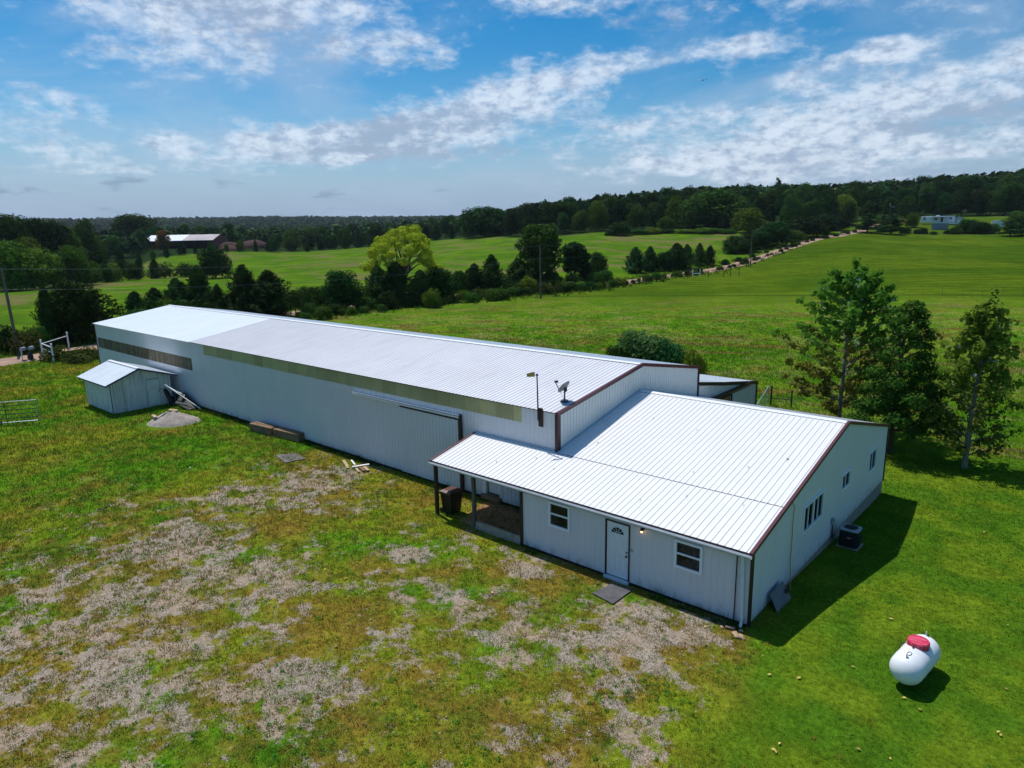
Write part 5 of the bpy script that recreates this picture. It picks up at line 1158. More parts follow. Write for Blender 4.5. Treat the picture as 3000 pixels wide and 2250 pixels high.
def tree_mesh(key, kind, h, w, seed, n, leaf, base=.18, lobes=20, low=0.0):
    rng = np.random.default_rng(seed); tm = MB()
    if kind == 'cedar':
        P_ = []; D_ = []; nb = 190; nj = n//nb
        z = rng.random(nb)**.85; r0 = (w/2)*(1-z)**.75*np.clip(z*6+.35, 0, 1); a = rng.random(nb)*2*PI
        lob = 1+.26*np.sin(a*3+z*9+seed)+.22*np.sin(a*5-z*17)+.2*rng.random(nb); r_ = r0*lob*(.70+.42*rng.random(nb))
        tips = np.stack([r_*np.cos(a), r_*np.sin(a), z*h*.94+.12], 1)
        root = np.stack([0*z, 0*z, np.maximum(z*h*.94-.32*r_-.1*h*z, .05)], 1)
        for q in range(nj):
            f_ = 1.12*(q/(nj-1.))**.55; g_ = root+(tips-root)*f_; g_[:, 2] += .10*h*(f_**3)*(.4+.6*z)
            P_.append(g_+rng.normal(0, 1, (nb, 3))*(.085*w*(1.15-f_)+.012*w)); D_.append(np.stack([np.cos(a), np.sin(a), np.full(nb, .35)], 1))
        sp = np.zeros((60, 3)); sp[:, 2] = h*(.82+.2*rng.random(60)); sp[:, :2] = rng.normal(0, .05, (60, 2)); P_.append(sp); D_.append(rng.normal(0, 1, (60, 3)))
        P_ = np.concatenate(P_); D_ = np.concatenate(D_); V_, F_ = leaves(P_, D_, leaf, rng, .42)
        tm.tube([(0, 0, -.3), (0, 0, h*.4), (0, 0, h*.9)], [w*.04, w*.028, .02], 6)
    elif kind == 'pine':
        blobs = []
        for k in range(11):
            zc = h*(.20+.74*k/10); rr2 = w/2*(1-.75*(k/10)**1.4)
            for j in range(4): a = rng.random()*2*PI; d_ = rr2*rng.uniform(.35, .8); blobs.append((d_*math.cos(a), d_*math.sin(a), zc+rng.normal(0, .15), rr2*.48, rr2*.48, h*.062)); limb(tm, (0, 0, zc-.3), (d_*math.cos(a), d_*math.sin(a), zc), .05, .02, rng, 3)
        P_, D_ = blob_pts(blobs, n, rng, .3); V_, F_ = leaves(P_, D_, leaf, rng, .5); tm.tube([(0, 0, -.3), (0, 0, h*.97)], [w*.035, .03], 6)
    else:
        blobs = []; zc0 = h*base; ch = h-zc0; th = []
        for k in range(lobes):
            t = (k+.5)/lobes; ph = k*2.399+rng.normal(0, .3); zz_ = zc0+ch*(.10+.80*t)
            pr_ = math.sin(PI*(.27+.66*t))**.62 if kind != 'tall' else math.sin(PI*(.2+.72*t))**.6
            rad = w/2*pr_*rng.uniform(.42, .78); s_ = rng.uniform(.17, .27)*w*(1 if kind != 'tall' else .9)
            c = (rad*math.cos(ph), rad*math.sin(ph), zz_); blobs.append((*c, s_, s_, s_*rng.uniform(.65, .95))); th.append(c)
        blobs.append((0, 0, zc0+ch*.55, w*.22, w*.22, ch*.38))
        P_, D_ = blob_pts(blobs, n, rng, .55); V_, F_ = leaves(P_, D_, leaf, rng)
        if low:
            F_ = F_[P_[:, 2] > low]; 
        P_ok = V_.reshape(-1, 4, 3); keep = P_ok[:, :, 2].min(1) > .02; V_ = P_ok[keep].reshape(-1, 3); F_ = np.arange(len(V_)).reshape(-1, 4)
        tr_ = max(.05, h*.018); tm.tube([(0, 0, -.3), (0, 0, zc0), (0, 0, zc0+ch*.35), (rng.normal(0, .1), 0, zc0+ch*.8)], [tr_*1.35, tr_, tr_*.75, tr_*.2], 7)
        for c in th[::2]: limb(tm, (0, 0, max(zc0*.8, min(c[2]-.18*h, zc0+ch*.5))), c, tr_*.45, tr_*.12, rng, 4)
    return V_, F_, tm
def proto(key, kind, h, w, seed, n, leaf, lm, **kw):
    V_, F_, tm = tree_mesh(key, kind, h, w, seed, n, leaf, **kw); cm = np_mesh(key+'_crown', V_, F_, LM[lm])
    me = bpy.data.meshes.new(key+'_trunk'); me.from_pydata(tm.v, [], tm.f); me.materials.append(BARK); PROTO[key] = (cm, me, h, w)
def place(key, name, q, h, w, label, cat, group, rz=None):
    cm, tme, h0, w0 = PROTO[key]
    e = thing(name, tuple(q), label, cat, group, rz if rz is not None else random.random()*6.28)
    for nm, me in (('crown', cm), ('trunk', tme)):
        o = bpy.data.objects.new(nm, me); COL.objects.link(o); o.parent = e; o.scale = (w/w0, w/w0, h/h0)
    return e
proto('cedarA', 'cedar', 8, 4.6, 1, 8200, .19, 'cedar'); proto('cedarB', 'cedar', 8, 5.2, 2, 8200, .20, 'cedar')
for i, lm in enumerate(('dark', 'dark', 'mid', 'light', 'dark')):
    proto('round%d' % i, 'round', 10, 9, 10+i, 5200, .30, lm, base=.05, lobes=28)
proto('tall0', 'tall', 14, 7.5, 30, 5200, .33, 'dark', base=.22, lobes=24); proto('tall1', 'tall', 14, 8, 31, 5200, .33, 'mid', base=.16, lobes=26)
proto('pine0', 'pine', 10, 6.5, 40, 4200, .26, 'cedar'); proto('orange0', 'tall', 12, 7, 41, 3600, .3, 'orange', base=.15)
for i, lm in enumerate(('mid', 'light', 'dark', 'bush')):
    proto('bush%d' % i, 'round', 3, 4.4, 50+i, 2400, .17, lm, base=.02, lobes=16)
proto('weed0', 'round', 1.2, 2.6, 60, 900, .12, 'weed', base=.0, lobes=12)

def pyd(px, d, py_top): 
    """height that reaches picture row py_top from the ground at distance d"""
    r_ = ray(px, py_top); q = at(px, 700, d); return CAM[2]+r_[2]*d/math.hypot(r_[0], r_[1])-q.z
def midpos(px, d, top):
    q0 = np.array(at(px, 700, d))-CAM; pb = 1125-F_PX*float(q0 @ U2)/float(q0 @ FW); return at(px, (top+pb)/2, d)
TREES = [
 # key, name, px, dist, top row, width px, label
 ('cedarB','cedar_tree',140,97,852,62,'narrow dark cedar at the left of the left roadside clump'),('round4','roadside_tree',228,98,826,150,'broad dark tree behind the mailboxes beside the road'),('cedarA','cedar_tree',178,99,880,70,'low cedar between the two trees behind the mailboxes'),('cedarA','cedar_tree',292,100,905,50,'low dark cedar against the far corner of the barn'),
 ('cedarB','cedar_tree',398,112,862,76,'leftmost low cedar rising behind the barn ridge'),('cedarA','cedar_tree',455,113,852,80,'second low cedar rising behind the barn ridge'),('cedarB','cedar_tree',520,114,826,95,'rounded cedar behind the left end of the barn roof'),('cedarA','cedar_tree',583,113,794,92,'pointed cedar with spiky top behind the barn ridge'),('cedarA','cedar_tree',640,114,842,52,'small cedar between the two pointed ones behind the barn'),
 ('cedarA','cedar_tree',716,114,790,104,'tall pointed cedar left of its twin behind the barn'),('cedarB','cedar_tree',790,114,804,128,'broad cedar, right twin behind the barn'),
 ('round0','roadside_tree',1000,118,792,108,'dark rounded tree alone left of the yellow tree'),('cedarB','cedar_tree',902,117,865,44,'small dark cedar low in the hedge behind the barn'),
 ('cedarB','cedar_tree',1108,122,788,92,'dark cedar at the left foot of the yellow tree'),('cedarA','cedar_tree',1160,123,780,112,'dark cedar at the middle foot of the yellow tree'),('cedarB','cedar_tree',1232,124,800,82,'dark cedar at the right foot of the yellow tree'),('round4','roadside_tree',1288,126,782,100,'dark tree right of the cedars below the yellow tree'),
 ('tall1','roadside_tree',1346,136,790,44,'slender thin tree in the hedge row'),('cedarB','cedar_tree',1390,138,780,76,'rounded cedar left of the pointed one in the hedge row'),('cedarA','cedar_tree',1440,139,756,86,'pointed cedar in the middle of the hedge row'),
 ('tall1','roadside_tree',1585,150,648,124,'tall dark green tree behind the middle utility pole'),('cedarA','cedar_tree',1516,148,764,86,'dark cedar at the left foot of the tall green tree'),('cedarB','cedar_tree',1560,147,770,80,'dark cedar under the tall green tree'),
 ('tall0','roadside_tree',1683,160,706,84,'tree right of the tall green one beside the road'),('cedarA','cedar_tree',1712,163,760,56,'cedar at the right foot of the roadside tree'),('round2','roadside_tree',1752,170,738,56,'small open-crowned tree standing alone by the road'),
 ('cedarA','cedar_tree',1862,186,731,66,'leftmost cedar of the dark roadside row'),('cedarB','cedar_tree',1904,190,728,52,'second cedar of the dark roadside row'),('round0','roadside_tree',1946,192,738,56,'dark rounded tree in the roadside cedar row'),('cedarB','cedar_tree',1982,196,719,76,'broadest cedar of the dark roadside row'),('cedarA','cedar_tree',2012,200,722,50,'cedar right of the broadest in the roadside row'),('cedarA','cedar_tree',2049,206,718,40,'narrow cedar near the right end of the roadside row'),('cedarB','cedar_tree',2080,210,724,38,'last narrow cedar at the right end of the roadside row'),
 ('round4','roadside_tree',2155,240,690,74,'leftmost tree of the dark thicket above the road'),('round0','roadside_tree',2190,243,686,66,'second tree of the dark thicket above the road'),('round1','roadside_tree',2225,250,680,60,'third tree of the dark thicket above the road'),('round0','roadside_tree',2270,258,650,88,'tallest round tree of the thicket above the road'),('round2','roadside_tree',2320,272,672,60,'green tree right of the tallest in the thicket'),('round4','roadside_tree',2363,290,636,104,'broad dark tree near the top of the road'),('round1','roadside_tree',2417,312,629,74,'dark tree beside the road close to the far pole'),('round0','roadside_tree',2452,330,636,60,'dark tree where the road enters the wood'),
 ('round4','pasture_tree',627,232,724,88,'round grey-green tree alone in the left pasture'),('cedarA','cedar_tree',452,250,762,34,'small cedar alone in the left pasture'),('cedarB','cedar_tree',405,262,765,30,'small cedar left of the lone pasture cedar'),('round1','pasture_tree',352,256,762,26,'small thin sapling at the edge of the left pasture'),
 ('round3','pasture_tree',18,214,716,120,'yellow-green tree at the left edge below the woods'),('round3','pasture_tree',118,216,734,92,'second yellow-green tree of the left row'),('round3','pasture_tree',215,220,726,84,'third yellow-green tree of the left row, rounded top'),('round2','pasture_tree',165,222,752,66,'low green tree between the yellow-green ones'),('round2','pasture_tree',262,226,775,56,'low green bushy tree at the right end of the left row'),('round2','pasture_tree',70,218,752,70,'low green tree at the left of the left row'),
 ('round0','forest_tree',30,300,627,150,'huge dark tree at the left edge of the picture'),('round0','forest_tree',145,290,642,124,'big dark round tree above the yellow-green row'),('round1','forest_tree',392,540,628,116,'big dark tree standing behind the open hall'),('round2','forest_tree',248,330,644,60,'lighter green tree between the two big dark ones'),('round3','forest_tree',205,310,672,56,'yellowish tree right of the big dark round one'),('orange0','forest_tree',477,425,673,36,'tree with orange autumn top before the open hall'),
 ('round1','forest_tree',1418,374,606,140,'big dark tree on the skyline at the middle pasture edge'),('round2','forest_tree',1460,378,648,70,'green tree right of the big skyline tree'),
 ('pine0','pine_tree',2543,325,622,56,'left dark pine at the top of the field'),('pine0','pine_tree',2586,332,632,40,'middle dark pine at the top of the field'),('pine0','pine_tree',2613,322,628,58,'right dark pine at the top of the field with clear trunk'),('round3','yard_tree',2673,350,626,30,'small yellow-green tree left of the camper'),('round0','yard_tree',2836,332,642,48,'dark tree in the hedge before the pale shed'),('round4','yard_tree',2874,330,650,54,'dark round tree at the right of the hedge'),('pine0','pine_tree',2962,318,644,56,'dark pine near the right edge at the field top'),('pine0','pine_tree',2996,322,652,46,'dark pine at the right edge of the picture'),
 ('round2','forest_tree',2990,338,618,60,'bright green tree at the right edge above the pines'),
 ('round2','forest_tree',2085,328,556,160,'big round mid-green tree at the foot of the hillside wood'),('round3','forest_tree',2193,306,614,86,'light green round tree above the roadside thicket'),('round3','forest_tree',1951,316,637,48,'small yellow-green tree before the dark wood'),('round0','forest_tree',1817,296,652,58,'dark round tree at the left of the scrub knoll'),('pine0','forest_tree',2277,480,520,40,'tall pine sticking up on the wooded ridge'),('tall0','forest_tree',1640,330,588,60,'tall tree with round head at the left end of the ridge'),('tall0','forest_tree',1655,345,598,56,'tree right of the tall round-headed one'),
]
for (k, nm, px, d, top, wpx, lab) in TREES:
    q = midpos(px, d, top); h = max(1.5, pyd(px, d, top)); w = wpx/F_PX*d*(1.16 if 'cedar' in k else 1.06)
    grp = {'cedar_tree': 'cedars along the road', 'roadside_tree': 'trees along the road', 'pasture_tree': 'trees in the left pasture', 'forest_tree': 'trees of the wood edge', 'pine_tree': 'pines at the field top', 'yard_tree': 'trees about the camper'}[nm]
    place(k, nm, q, h, w, lab, 'tree', grp)
# the bright yellow tree
def unique_tree(name, q, V_, F_, tm, lm, label, bark=BARK, extra=None):
    t_ = thing(name, tuple(q), label, 'tree'); me = np_mesh(name+'_crown', V_, F_, LM[lm]); o = bpy.data.objects.new('crown', me); COL.objects.link(o); o.parent = t_
    if extra is not None: me = np_mesh(name+'_low', extra[0], extra[1], LM[extra[2]]); o = bpy.data.objects.new('lower_crown', me); COL.objects.link(o); o.parent = t_
    me = bpy.data.meshes.new('trunk'); me.from_pydata(tm.v, [], tm.f); me.materials.append(bark); o = bpy.data.objects.new('trunk', me); COL.objects.link(o); o.parent = t_; return t_
q = midpos(1178, 128, 648); rng = np.random.default_rng(99); tm = MB(); H = pyd(1185, 128, 648); Wd = 238/F_PX*128
def sidev(a, b, c): return np.array([RT[0]*a-RT[1]*b, RT[1]*a+RT[0]*b, c])
tm.tube([(0, 0, -.3), (0, 0, H*.25), (.2, 0, H*.42)], [.5, .42, .34], 8); blobs = []
for k in range(46):
    a = k*2.399; t = (k+.5)/46; el = 1-1.35*t; cr = math.sqrt(max(0, 1-el*el)); rr3 = rng.uniform(.72, .98)
    c = np.array([0, 0, H*.58])+np.array([cr*math.cos(a)*Wd*.43*rr3, cr*math.sin(a)*Wd*.40*rr3, el*H*.37*rr3]); s_ = rng.uniform(.7, 1.35); blobs.append((*c, s_, s_, s_*.75))
    if k % 2 == 0: limb(tm, (.1, 0, H*rng.uniform(.25, .42)), c*np.array([.85, .85, .98]), .2, .04, rng, 5, .12)
for (a, b, c, s_) in ((6.4, 0, H*.40, 1.5), (7.2, .6, H*.33, 1.2), (-6.6, 0, H*.45, 1.3), (5.0, -1, H*.36, 1.4), (-5.2, 1, H*.41, 1.2)):
    p_ = sidev(a, b, c); blobs.append((*p_, s_, s_, s_*.7)); limb(tm, (.1, 0, H*.28), p_, .14, .03, rng, 5, .1)
P_, D_ = blob_pts(blobs, 17000, rng, .25); V_, F_ = leaves(P_, D_, .175, rng)
unique_tree('yellow_tree', q, V_, F_, tm, 'yellow', 'large bright yellow-green tree with domed open crown behind the barn')

# cottonwood saplings and the oak behind the house
def cottonwood(px, py, top, lean, width, seed, label, lowfrac=.45, n=5600):
    q = at(px, py); d = math.hypot(q.x-CAM[0], q.y-CAM[1]); H = pyd(px, d, top); rng = np.random.default_rng(seed); tm = MB()
    tp = sidev(lean, 0, H*.93); mid_ = sidev(lean*.35, .1, H*.5)
    def trunk(t): return (1-t)**2*np.array([0, 0, 0.])+2*t*(1-t)*mid_+t*t*tp
    tm.tube([Vector(trunk(t))-Vector((0, 0, .2 if t == 0 else 0)) for t in np.linspace(0, 1, 12)], list(np.linspace(.15, .02, 12)), 8)
    C_ = []; nb = 54
    for k in range(nb):
        t = .07+.85*(k/(nb-1)); a = k*2.399+rng.normal(0, .3); s0 = trunk(t); shape = (1-t)**.62*1.12 if t > .38 else (.62+t)
        L = width/2*min(1.0, shape)*rng.uniform(.72, 1.1); rise = L*(.55+.55*t); e = s0+np.array([math.cos(a)*L, math.sin(a)*L, rise*.75]); limb(tm, s0, e, .035*(1.15-t)+.008, .006, rng, 5, .08)
        for j in range(6):
            u = .30+.78*j/5; p_ = s0+(e-s0)*u+rng.normal(0, .10, 3); ss = .16+.26*(1-abs(u-.75)); C_.append((*p_, ss, ss, ss*.8))
    for t in np.linspace(.86, 1.05, 6): p_ = trunk(t); C_.append((*p_, .25, .25, .3))
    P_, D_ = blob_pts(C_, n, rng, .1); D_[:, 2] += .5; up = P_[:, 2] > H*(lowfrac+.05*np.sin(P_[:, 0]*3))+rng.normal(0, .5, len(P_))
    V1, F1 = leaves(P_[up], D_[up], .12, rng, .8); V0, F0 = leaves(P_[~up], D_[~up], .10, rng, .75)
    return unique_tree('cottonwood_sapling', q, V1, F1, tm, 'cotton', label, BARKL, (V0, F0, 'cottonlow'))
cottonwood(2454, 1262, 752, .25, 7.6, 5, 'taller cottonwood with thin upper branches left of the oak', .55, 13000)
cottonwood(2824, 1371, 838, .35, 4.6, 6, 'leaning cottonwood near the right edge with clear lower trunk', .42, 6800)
q = at(2606, 1331); d = math.hypot(q.x-CAM[0], q.y-CAM[1]); H = pyd(2640, d, 872); rng = np.random.default_rng(12); tm = MB(); tm.tube([(0, 0, -.2), (0, 0, 1.6), (.1, 0, H*.5), (.15, 0, H*.9)], [.15, .125, .09, .02], 9); blobs = []
for k in range(52):
    t = (k+.5)/52; a = k*2.399; zz_ = H*(.17+.80*t); pr_ = (1-t)**.55*1.0 if t > .25 else .85+.2*t/.25; rad = 3.05*pr_*rng.uniform(.45, .88)
    c = sidev(math.cos(a)*rad+.55*t, math.sin(a)*rad, zz_); s_ = rng.uniform(.5, .85)*(1-.35*t); blobs.append((*c, s_, s_, s_*.62)); limb(tm, (.05, 0, max(1.4, zz_-.8)), c, .05, .012, rng, 4)
blobs.append((*sidev(.2, 0, H*.4), 1.5, 1.5, H*.2)); P_, D_ = blob_pts(blobs, 15000, rng, .3); D_[:, 2] += .4; V_, F_ = leaves(P_, D_, .092, rng, .6)
unique_tree('oak_tree', q, V_, F_, tm, 'oak', 'dense dark green young oak between the two cottonwoods')

# shrubs
BUSH = [('bush3',1885,62,982,215,'big grey-green bush behind the barn roof'),('bush3',1955,60,1005,110,'right half of the grey-green bushes behind the roof'),('bush0',1815,60,1018,95,'low green bush at the left of the grey-green bush'),('bush1',2030,58,1030,75,'pale-leaved low bush right of the grey-green bush'),
 ('weed0',165,85,1022,70,'weedy brush around the white brace posts'),('bush0',215,86,1026,60,'tall weeds right of the white brace posts'),('weed0',255,84,1022,70,'brown weeds against the far barn corner'),('weed0',225,82,1042,80,'low weeds beside the far barn corner'),
 ('bush2',30,94,965,50,'dark weeds at the foot of the left edge pole'),('weed0',70,93,975,80,'brown weeds right of the left edge pole'),('bush0',110,95,960,60,'green brush further right of the left edge pole'),('weed0',5,96,970,80,'weeds at the left edge by the road'),
 ('bush2',2652,328,667,28,'round dark bush at the left of the field-top hedge'),('bush2',2690,329,673,26,'second small bush of the field-top hedge'),('bush2',2706,329,669,22,'third small bush of the field-top hedge'),('bush2',2735,328,679,20,'low bush of the field-top hedge before the grey shed'),('bush2',2776,330,676,22,'bush right of the grey shed in the field-top hedge'),('bush2',2796,329,667,26,'tall round bush of the field-top hedge'),('bush2',2850,330,662,40,'dark bush in the thick part of the field-top hedge'),('bush0',2906,330,656,38,'bright bush at the right end of the field-top hedge'),('bush2',2813,329,674,26,'dark bush before the pale shed in the hedge'),
 ('bush0',1870,300,672,60,'green scrub at the left of the knoll'),('bush1',1910,302,668,60,'yellow-green scrub on the knoll'),('bush2',1955,304,672,50,'dark scrub in the middle of the knoll'),('bush1',2010,304,672,60,'yellow-green bush on the knoll right of the dark scrub'),('bush1',2070,304,668,90,'broad yellow-green bush at the right of the knoll'),('bush0',2125,303,672,60,'green bush at the right end of the knoll'),('bush2',1790,297,676,40,'dark bush at the far left of the knoll'),('bush0',2240,285,668,60,'green bush behind the roadside thicket'),
 ('bush1',330,240,775,50,'yellow-green brush at the pasture edge left'),('bush2',300,238,780,50,'dark brush at the pasture edge left'),('bush2',390,246,778,45,'dark brush in the pasture strip'),('weed0',480,250,778,60,'brown brush in the pasture strip'),('bush2',545,250,775,50,'brush left of the lone round pasture tree'),
 ('bush1',1268,118,850,60,'low green bush of the hedge below the yellow tree')]
for (k, px, d, top, wpx, lab) in BUSH:
    q = midpos(px, d, top); place(k, 'bush', q, max(.8, pyd(px, d, top)), wpx/F_PX*d, lab, 'bush', 'bushes')
# hedge of small bushes on the near side of the road, and weeds along both verges
rg = random.Random(4)
def hword(h): return 'knee-high' if h < 1.1 else ('waist-high' if h < 1.6 else ('head-high' if h < 2.1 else 'tall'))
for i in range(74):
    px = 860+1190*(i/73.)+rg.uniform(-8, 8); dr = float(np.interp(px_az(px), RD_A, RD_D)); d = dr-rg.uniform(4.2, 7.5)-(6 if px < 1500 else 0)*rg.random(); q = at(px, 700, d)
    k = rg.choice(['bush0', 'bush0', 'bush2', 'bush1', 'weed0']); h = rg.uniform(.9, 2.0)*(1 if px < 1700 else .85); w = h*rg.uniform(1.3, 2.2)
    z_ = 'behind the barn roof' if px < 1150 else ('left of the middle pole' if px < 1560 else 'right of the middle pole')
    place(k, 'hedge_bush', q, h, w, '%s %s bush in the low hedge %s' % (hword(h), {'bush0': 'green', 'bush2': 'dark', 'bush1': 'yellow-green', 'weed0': 'brownish'}[k], z_), 'bush', 'hedge bushes along the road')
for i in range(58):
    px = (400+450*(i/19.) if i < 20 else 870+900*((i-20)/37.))+rg.uniform(-12, 12); dr = float(np.interp(px_az(px), RD_A, RD_D)); d = dr+rg.uniform(4, 11); q = at(px, 830, d)
    k = rg.choice(['bush0', 'bush2', 'bush2', 'cedarB', 'bush1', 'round2']); h = rg.uniform(1.3, 3.4); w = h*rg.uniform(.9, 1.7)
    place(k, 'roadside_shrub', q, h, w, '%s %s shrub across the road %s' % ('small' if h < 2 else ('middling' if h < 2.8 else 'large'), {'bush0': 'green', 'bush2': 'dark', 'bush1': 'yellow-green', 'cedarB': 'pointed dark', 'round2': 'rounded green'}[k], 'behind the barn' if px < 1000 else 'right of the yellow tree' if px > 1200 else 'near the yellow tree'), 'shrub', 'shrubs on the far side of the road')
for i in range(34):
    px = 2090+420*(i/33.)+rg.uniform(-6, 6); dr = float(np.interp(px_az(px), RD_A, RD_D)); d = dr+(-4.4 if i % 3 else 5); q = at(px, 700, d); h = rg.uniform(.7, 1.5)
    place(rg.choice(['bush0', 'weed0', 'bush2']), 'verge_bush', q, h, h*1.9, 'low bush on the verge of the road climbing the hill', 'bush', 'bushes on the road verge up the hill')
# the woods: individual trees along their edges
cnt = 0
def auto_row(px0, px1, extra, step_m, kinds, hmin, hmax, lab, grp, jit=5):
    global cnt
    px = px0
    while px < px1:
        d = float(np.interp(px_az(px), ED_A, ED_D))+extra+rg.uniform(-jit, jit); q = at(px, 700, d); h = rg.uniform(hmin, hmax); k = rg.choice(kinds)
        sz = 'tall' if h > hmin+.66*(hmax-hmin) else ('mid-height' if h > hmin+.33*(hmax-hmin) else 'low')
        kd = {'round0': 'dark', 'round1': 'dark', 'round4': 'blackish', 'round2': 'green', 'round3': 'light green', 'tall0': 'upright dark', 'tall1': 'upright green', 'cedarA': 'pointed', 'cedarB': 'pointed', 'pine0': 'ragged pine-like'}[k]
        place(k, 'forest_tree', q, h, h*rg.uniform(.62, .85) if 'round' in k else h*rg.uniform(.45, .6), '%s %s tree %s' % (sz, kd, lab), 'tree', grp); cnt += 1
        px += step_m/d*F_PX*rg.uniform(.8, 1.2)
KD = ['round0', 'round1', 'round4', 'tall0', 'round2', 'tall1']; KL = ['round0', 'round1', 'round2', 'round3', 'round4', 'cedarA']
auto_row(400, 800, 2, 8.5, KL, 4.0, 6.4, 'low in front of the open hall', 'low trees in front of the hall', 3); auto_row(270, 400, 3, 9.5, KL, 6, 11, 'left of the open hall', 'trees left of the open hall'); auto_row(800, 1440, 3, 9.5, KL, 6, 11, 'at the front of the far pasture wood', 'trees at the front of the far wood'); auto_row(810, 1440, 18, 11, KD, 9, 14, 'in the second row of the far pasture wood', 'trees in the second row of the far wood', 4)
auto_row(330, 1440, 95, 12, KD, 11, 15, 'at the back of the far pasture wood', 'trees at the back of the far wood', 8)
auto_row(-80, 280, 45, 10, KL, 9, 15, 'in the left wood above the yellow-green row', 'trees in the left wood'); auto_row(-80, 330, 110, 14, KD, 13, 18, 'at the back of the left wood', 'trees at the back of the left wood', 12)
auto_row(1500, 2480, 12, 8.5, KD+['round3'], 9, 14, 'at the front of the hillside wood', 'trees at the front of the hillside wood'); auto_row(1500, 2500, 34, 9.5, KD, 11, 16, 'in the second row of the hillside wood', 'trees in the second row of the hillside wood')
auto_row(1600, 3080, 62, 10.5, KD, 11, 16, 'in the third row of the hillside wood', 'trees in the third row of the hillside wood'); auto_row(2480, 3080, 8, 9, KD, 10, 15, 'right behind the camper clearing', 'trees behind the camper clearing', 3)
auto_row(2480, 3080, 30, 9, KD, 11, 16, 'in the wood above the camper clearing', 'trees above the camper clearing')
auto_row(1700, 3080, 95, 11, KD+['pine0'], 12, 17, 'high on the wooded hillside', 'trees high on the wooded hillside', 8); auto_row(1800, 3080, 135, 12.5, KD+['pine0'], 12, 17, 'on the crest of the wooded ridge', 'trees on the crest of the ridge', 12)
print('auto forest trees', cnt)

# far woods that read as one mass
rng = np.random.default_rng(77)
def wood_mass(n, d0, d1, h0, h1, nl, ls, px0, px1, pw=1.0, mind=None):
    az0, az1 = px_az(px0), px_az(px1); a = rng.uniform(az0, az1, n); d = d0*(d1/d0)**(rng.random(n)**pw)
    if mind is not None: ok = d > np.interp(a, ED_A, ED_D)+mind; a, d = a[ok], d[ok]; n = len(a)
    x = CAM[0]+d*(np.sin(a)*math.cos(YAW)-np.cos(a)*math.sin(YAW)); y = CAM[1]+d*(np.sin(a)*math.sin(YAW)+np.cos(a)*math.cos(YAW)); z = terr(x, y)
    h = rng.uniform(h0, h1, n)*(1+.35*(fbm(x/70, y/70, 3, 6)-.5)); k = np.repeat(np.arange(n), nl); m = len(k)
    D_ = rng.normal(0, 1, (m, 3)); D_ /= np.linalg.norm(D_, axis=1)[:, None]; D_[:, 2] = np.abs(D_[:, 2])*1.0-.15
    R_ = np.stack([h*.40, h*.40, h*.62], 1)[k]*rng.uniform(.8, 1.05, (m, 1)); P_ = np.stack([x, y, z+h*.38], 1)[k]+D_*R_
    return leaves(P_, D_, (h*ls)[k], rng, .8)
V1, F1 = wood_mass(2600, 380, 900, 10, 16, 60, .11, 1380, 3150, .9, 100); V2_, F2 = wood_mass(2600, 400, 950, 8, 13, 45, .12, -150, 1600, .9, 75)
V3, F3 = wood_mass(7500, 850, 3400, 12, 20, 36, .17, -250, 2600, .75)
VV = np.concatenate([V1, V2_, V3]); FF = np.concatenate([F1, F2+len(V1), F3+len(V1)+len(V2_)])
def treecol(n, nl, far):
    t = rng.random(n)[:, None]; c = np.where(t < .5, [[.012, .045, .010]], np.where(t < .8, [[.026, .075, .012]], [[.055, .105, .016]]))*rng.uniform(.6, 1.3, (n, 1))
    return np.repeat(c, nl*4, axis=0)
WM = bpy.data.materials.new('distant_wood'); WM.use_nodes = True; N = NT(WM.node_tree); o_ = N.n('ShaderNodeOutputMaterial'); p = N.n('ShaderNodeBsdfPrincipled'); p.inputs['Roughness'].default_value = .8; p.inputs['Specular IOR Level'].default_value = .05
a_ = N.n('ShaderNodeAttribute', attribute_name='col'); N.l(a_.outputs['Color'], p.inputs['Base Color']); N.l(p.outputs[0], o_.inputs[0])
CW = np.concatenate([treecol(len(V1)//240, 60, 0), treecol(len(V2_)//180, 45, 0), treecol(len(V3)//144, 36, 1)]); CW = CW*rng.uniform(.75, 1.25, (len(CW)//4, 1)).repeat(4, axis=0); CW = np.concatenate([CW, np.ones((len(CW), 1))], 1)
o = bpy.data.objects.new('far_wood', np_mesh('far_wood', VV, FF, WM, CW)); COL.objects.link(o); tag(o, 'continuous dark green wood covering the distant hills and ridge', 'wood', kind='stuff')

# ------------------------------------------------------------------ grass, weeds, pebbles, fallen leaves
GRM = bpy.data.materials.new('grass_blades'); GRM.use_nodes = True; N = NT(GRM.node_tree)
o_ = N.n('ShaderNodeOutputMaterial'); p = N.n('ShaderNodeBsdfPrincipled'); p.inputs['Roughness'].default_value = .8; p.inputs['Specular IOR Level'].default_value = .03
a_ = N.n('ShaderNodeAttribute', attribute_name='col'); tr = N.n('ShaderNodeBsdfTranslucent'); mx = N.n('ShaderNodeMixShader'); mx.inputs[0].default_value = .3
N.l(a_.outputs['Color'], p.inputs['Base Color']); N.l(a_.outputs['Color'], tr.inputs['Color']); N.l(p.outputs[0], mx.inputs[1]); N.l(tr.outputs[0], mx.inputs[2]); N.l(mx.outputs[0], o_.inputs[0])
def scatter(n, d0, d1, azm=46):
    a = rng.uniform(R(-azm), R(azm), n); d = d0*(d1/d0)**rng.random(n)
    return CAM[0]+d*(np.sin(a)*math.cos(YAW)-np.cos(a)*math.sin(YAW)), CAM[1]+d*(np.sin(a)*math.sin(YAW)+np.cos(a)*math.cos(YAW)), d
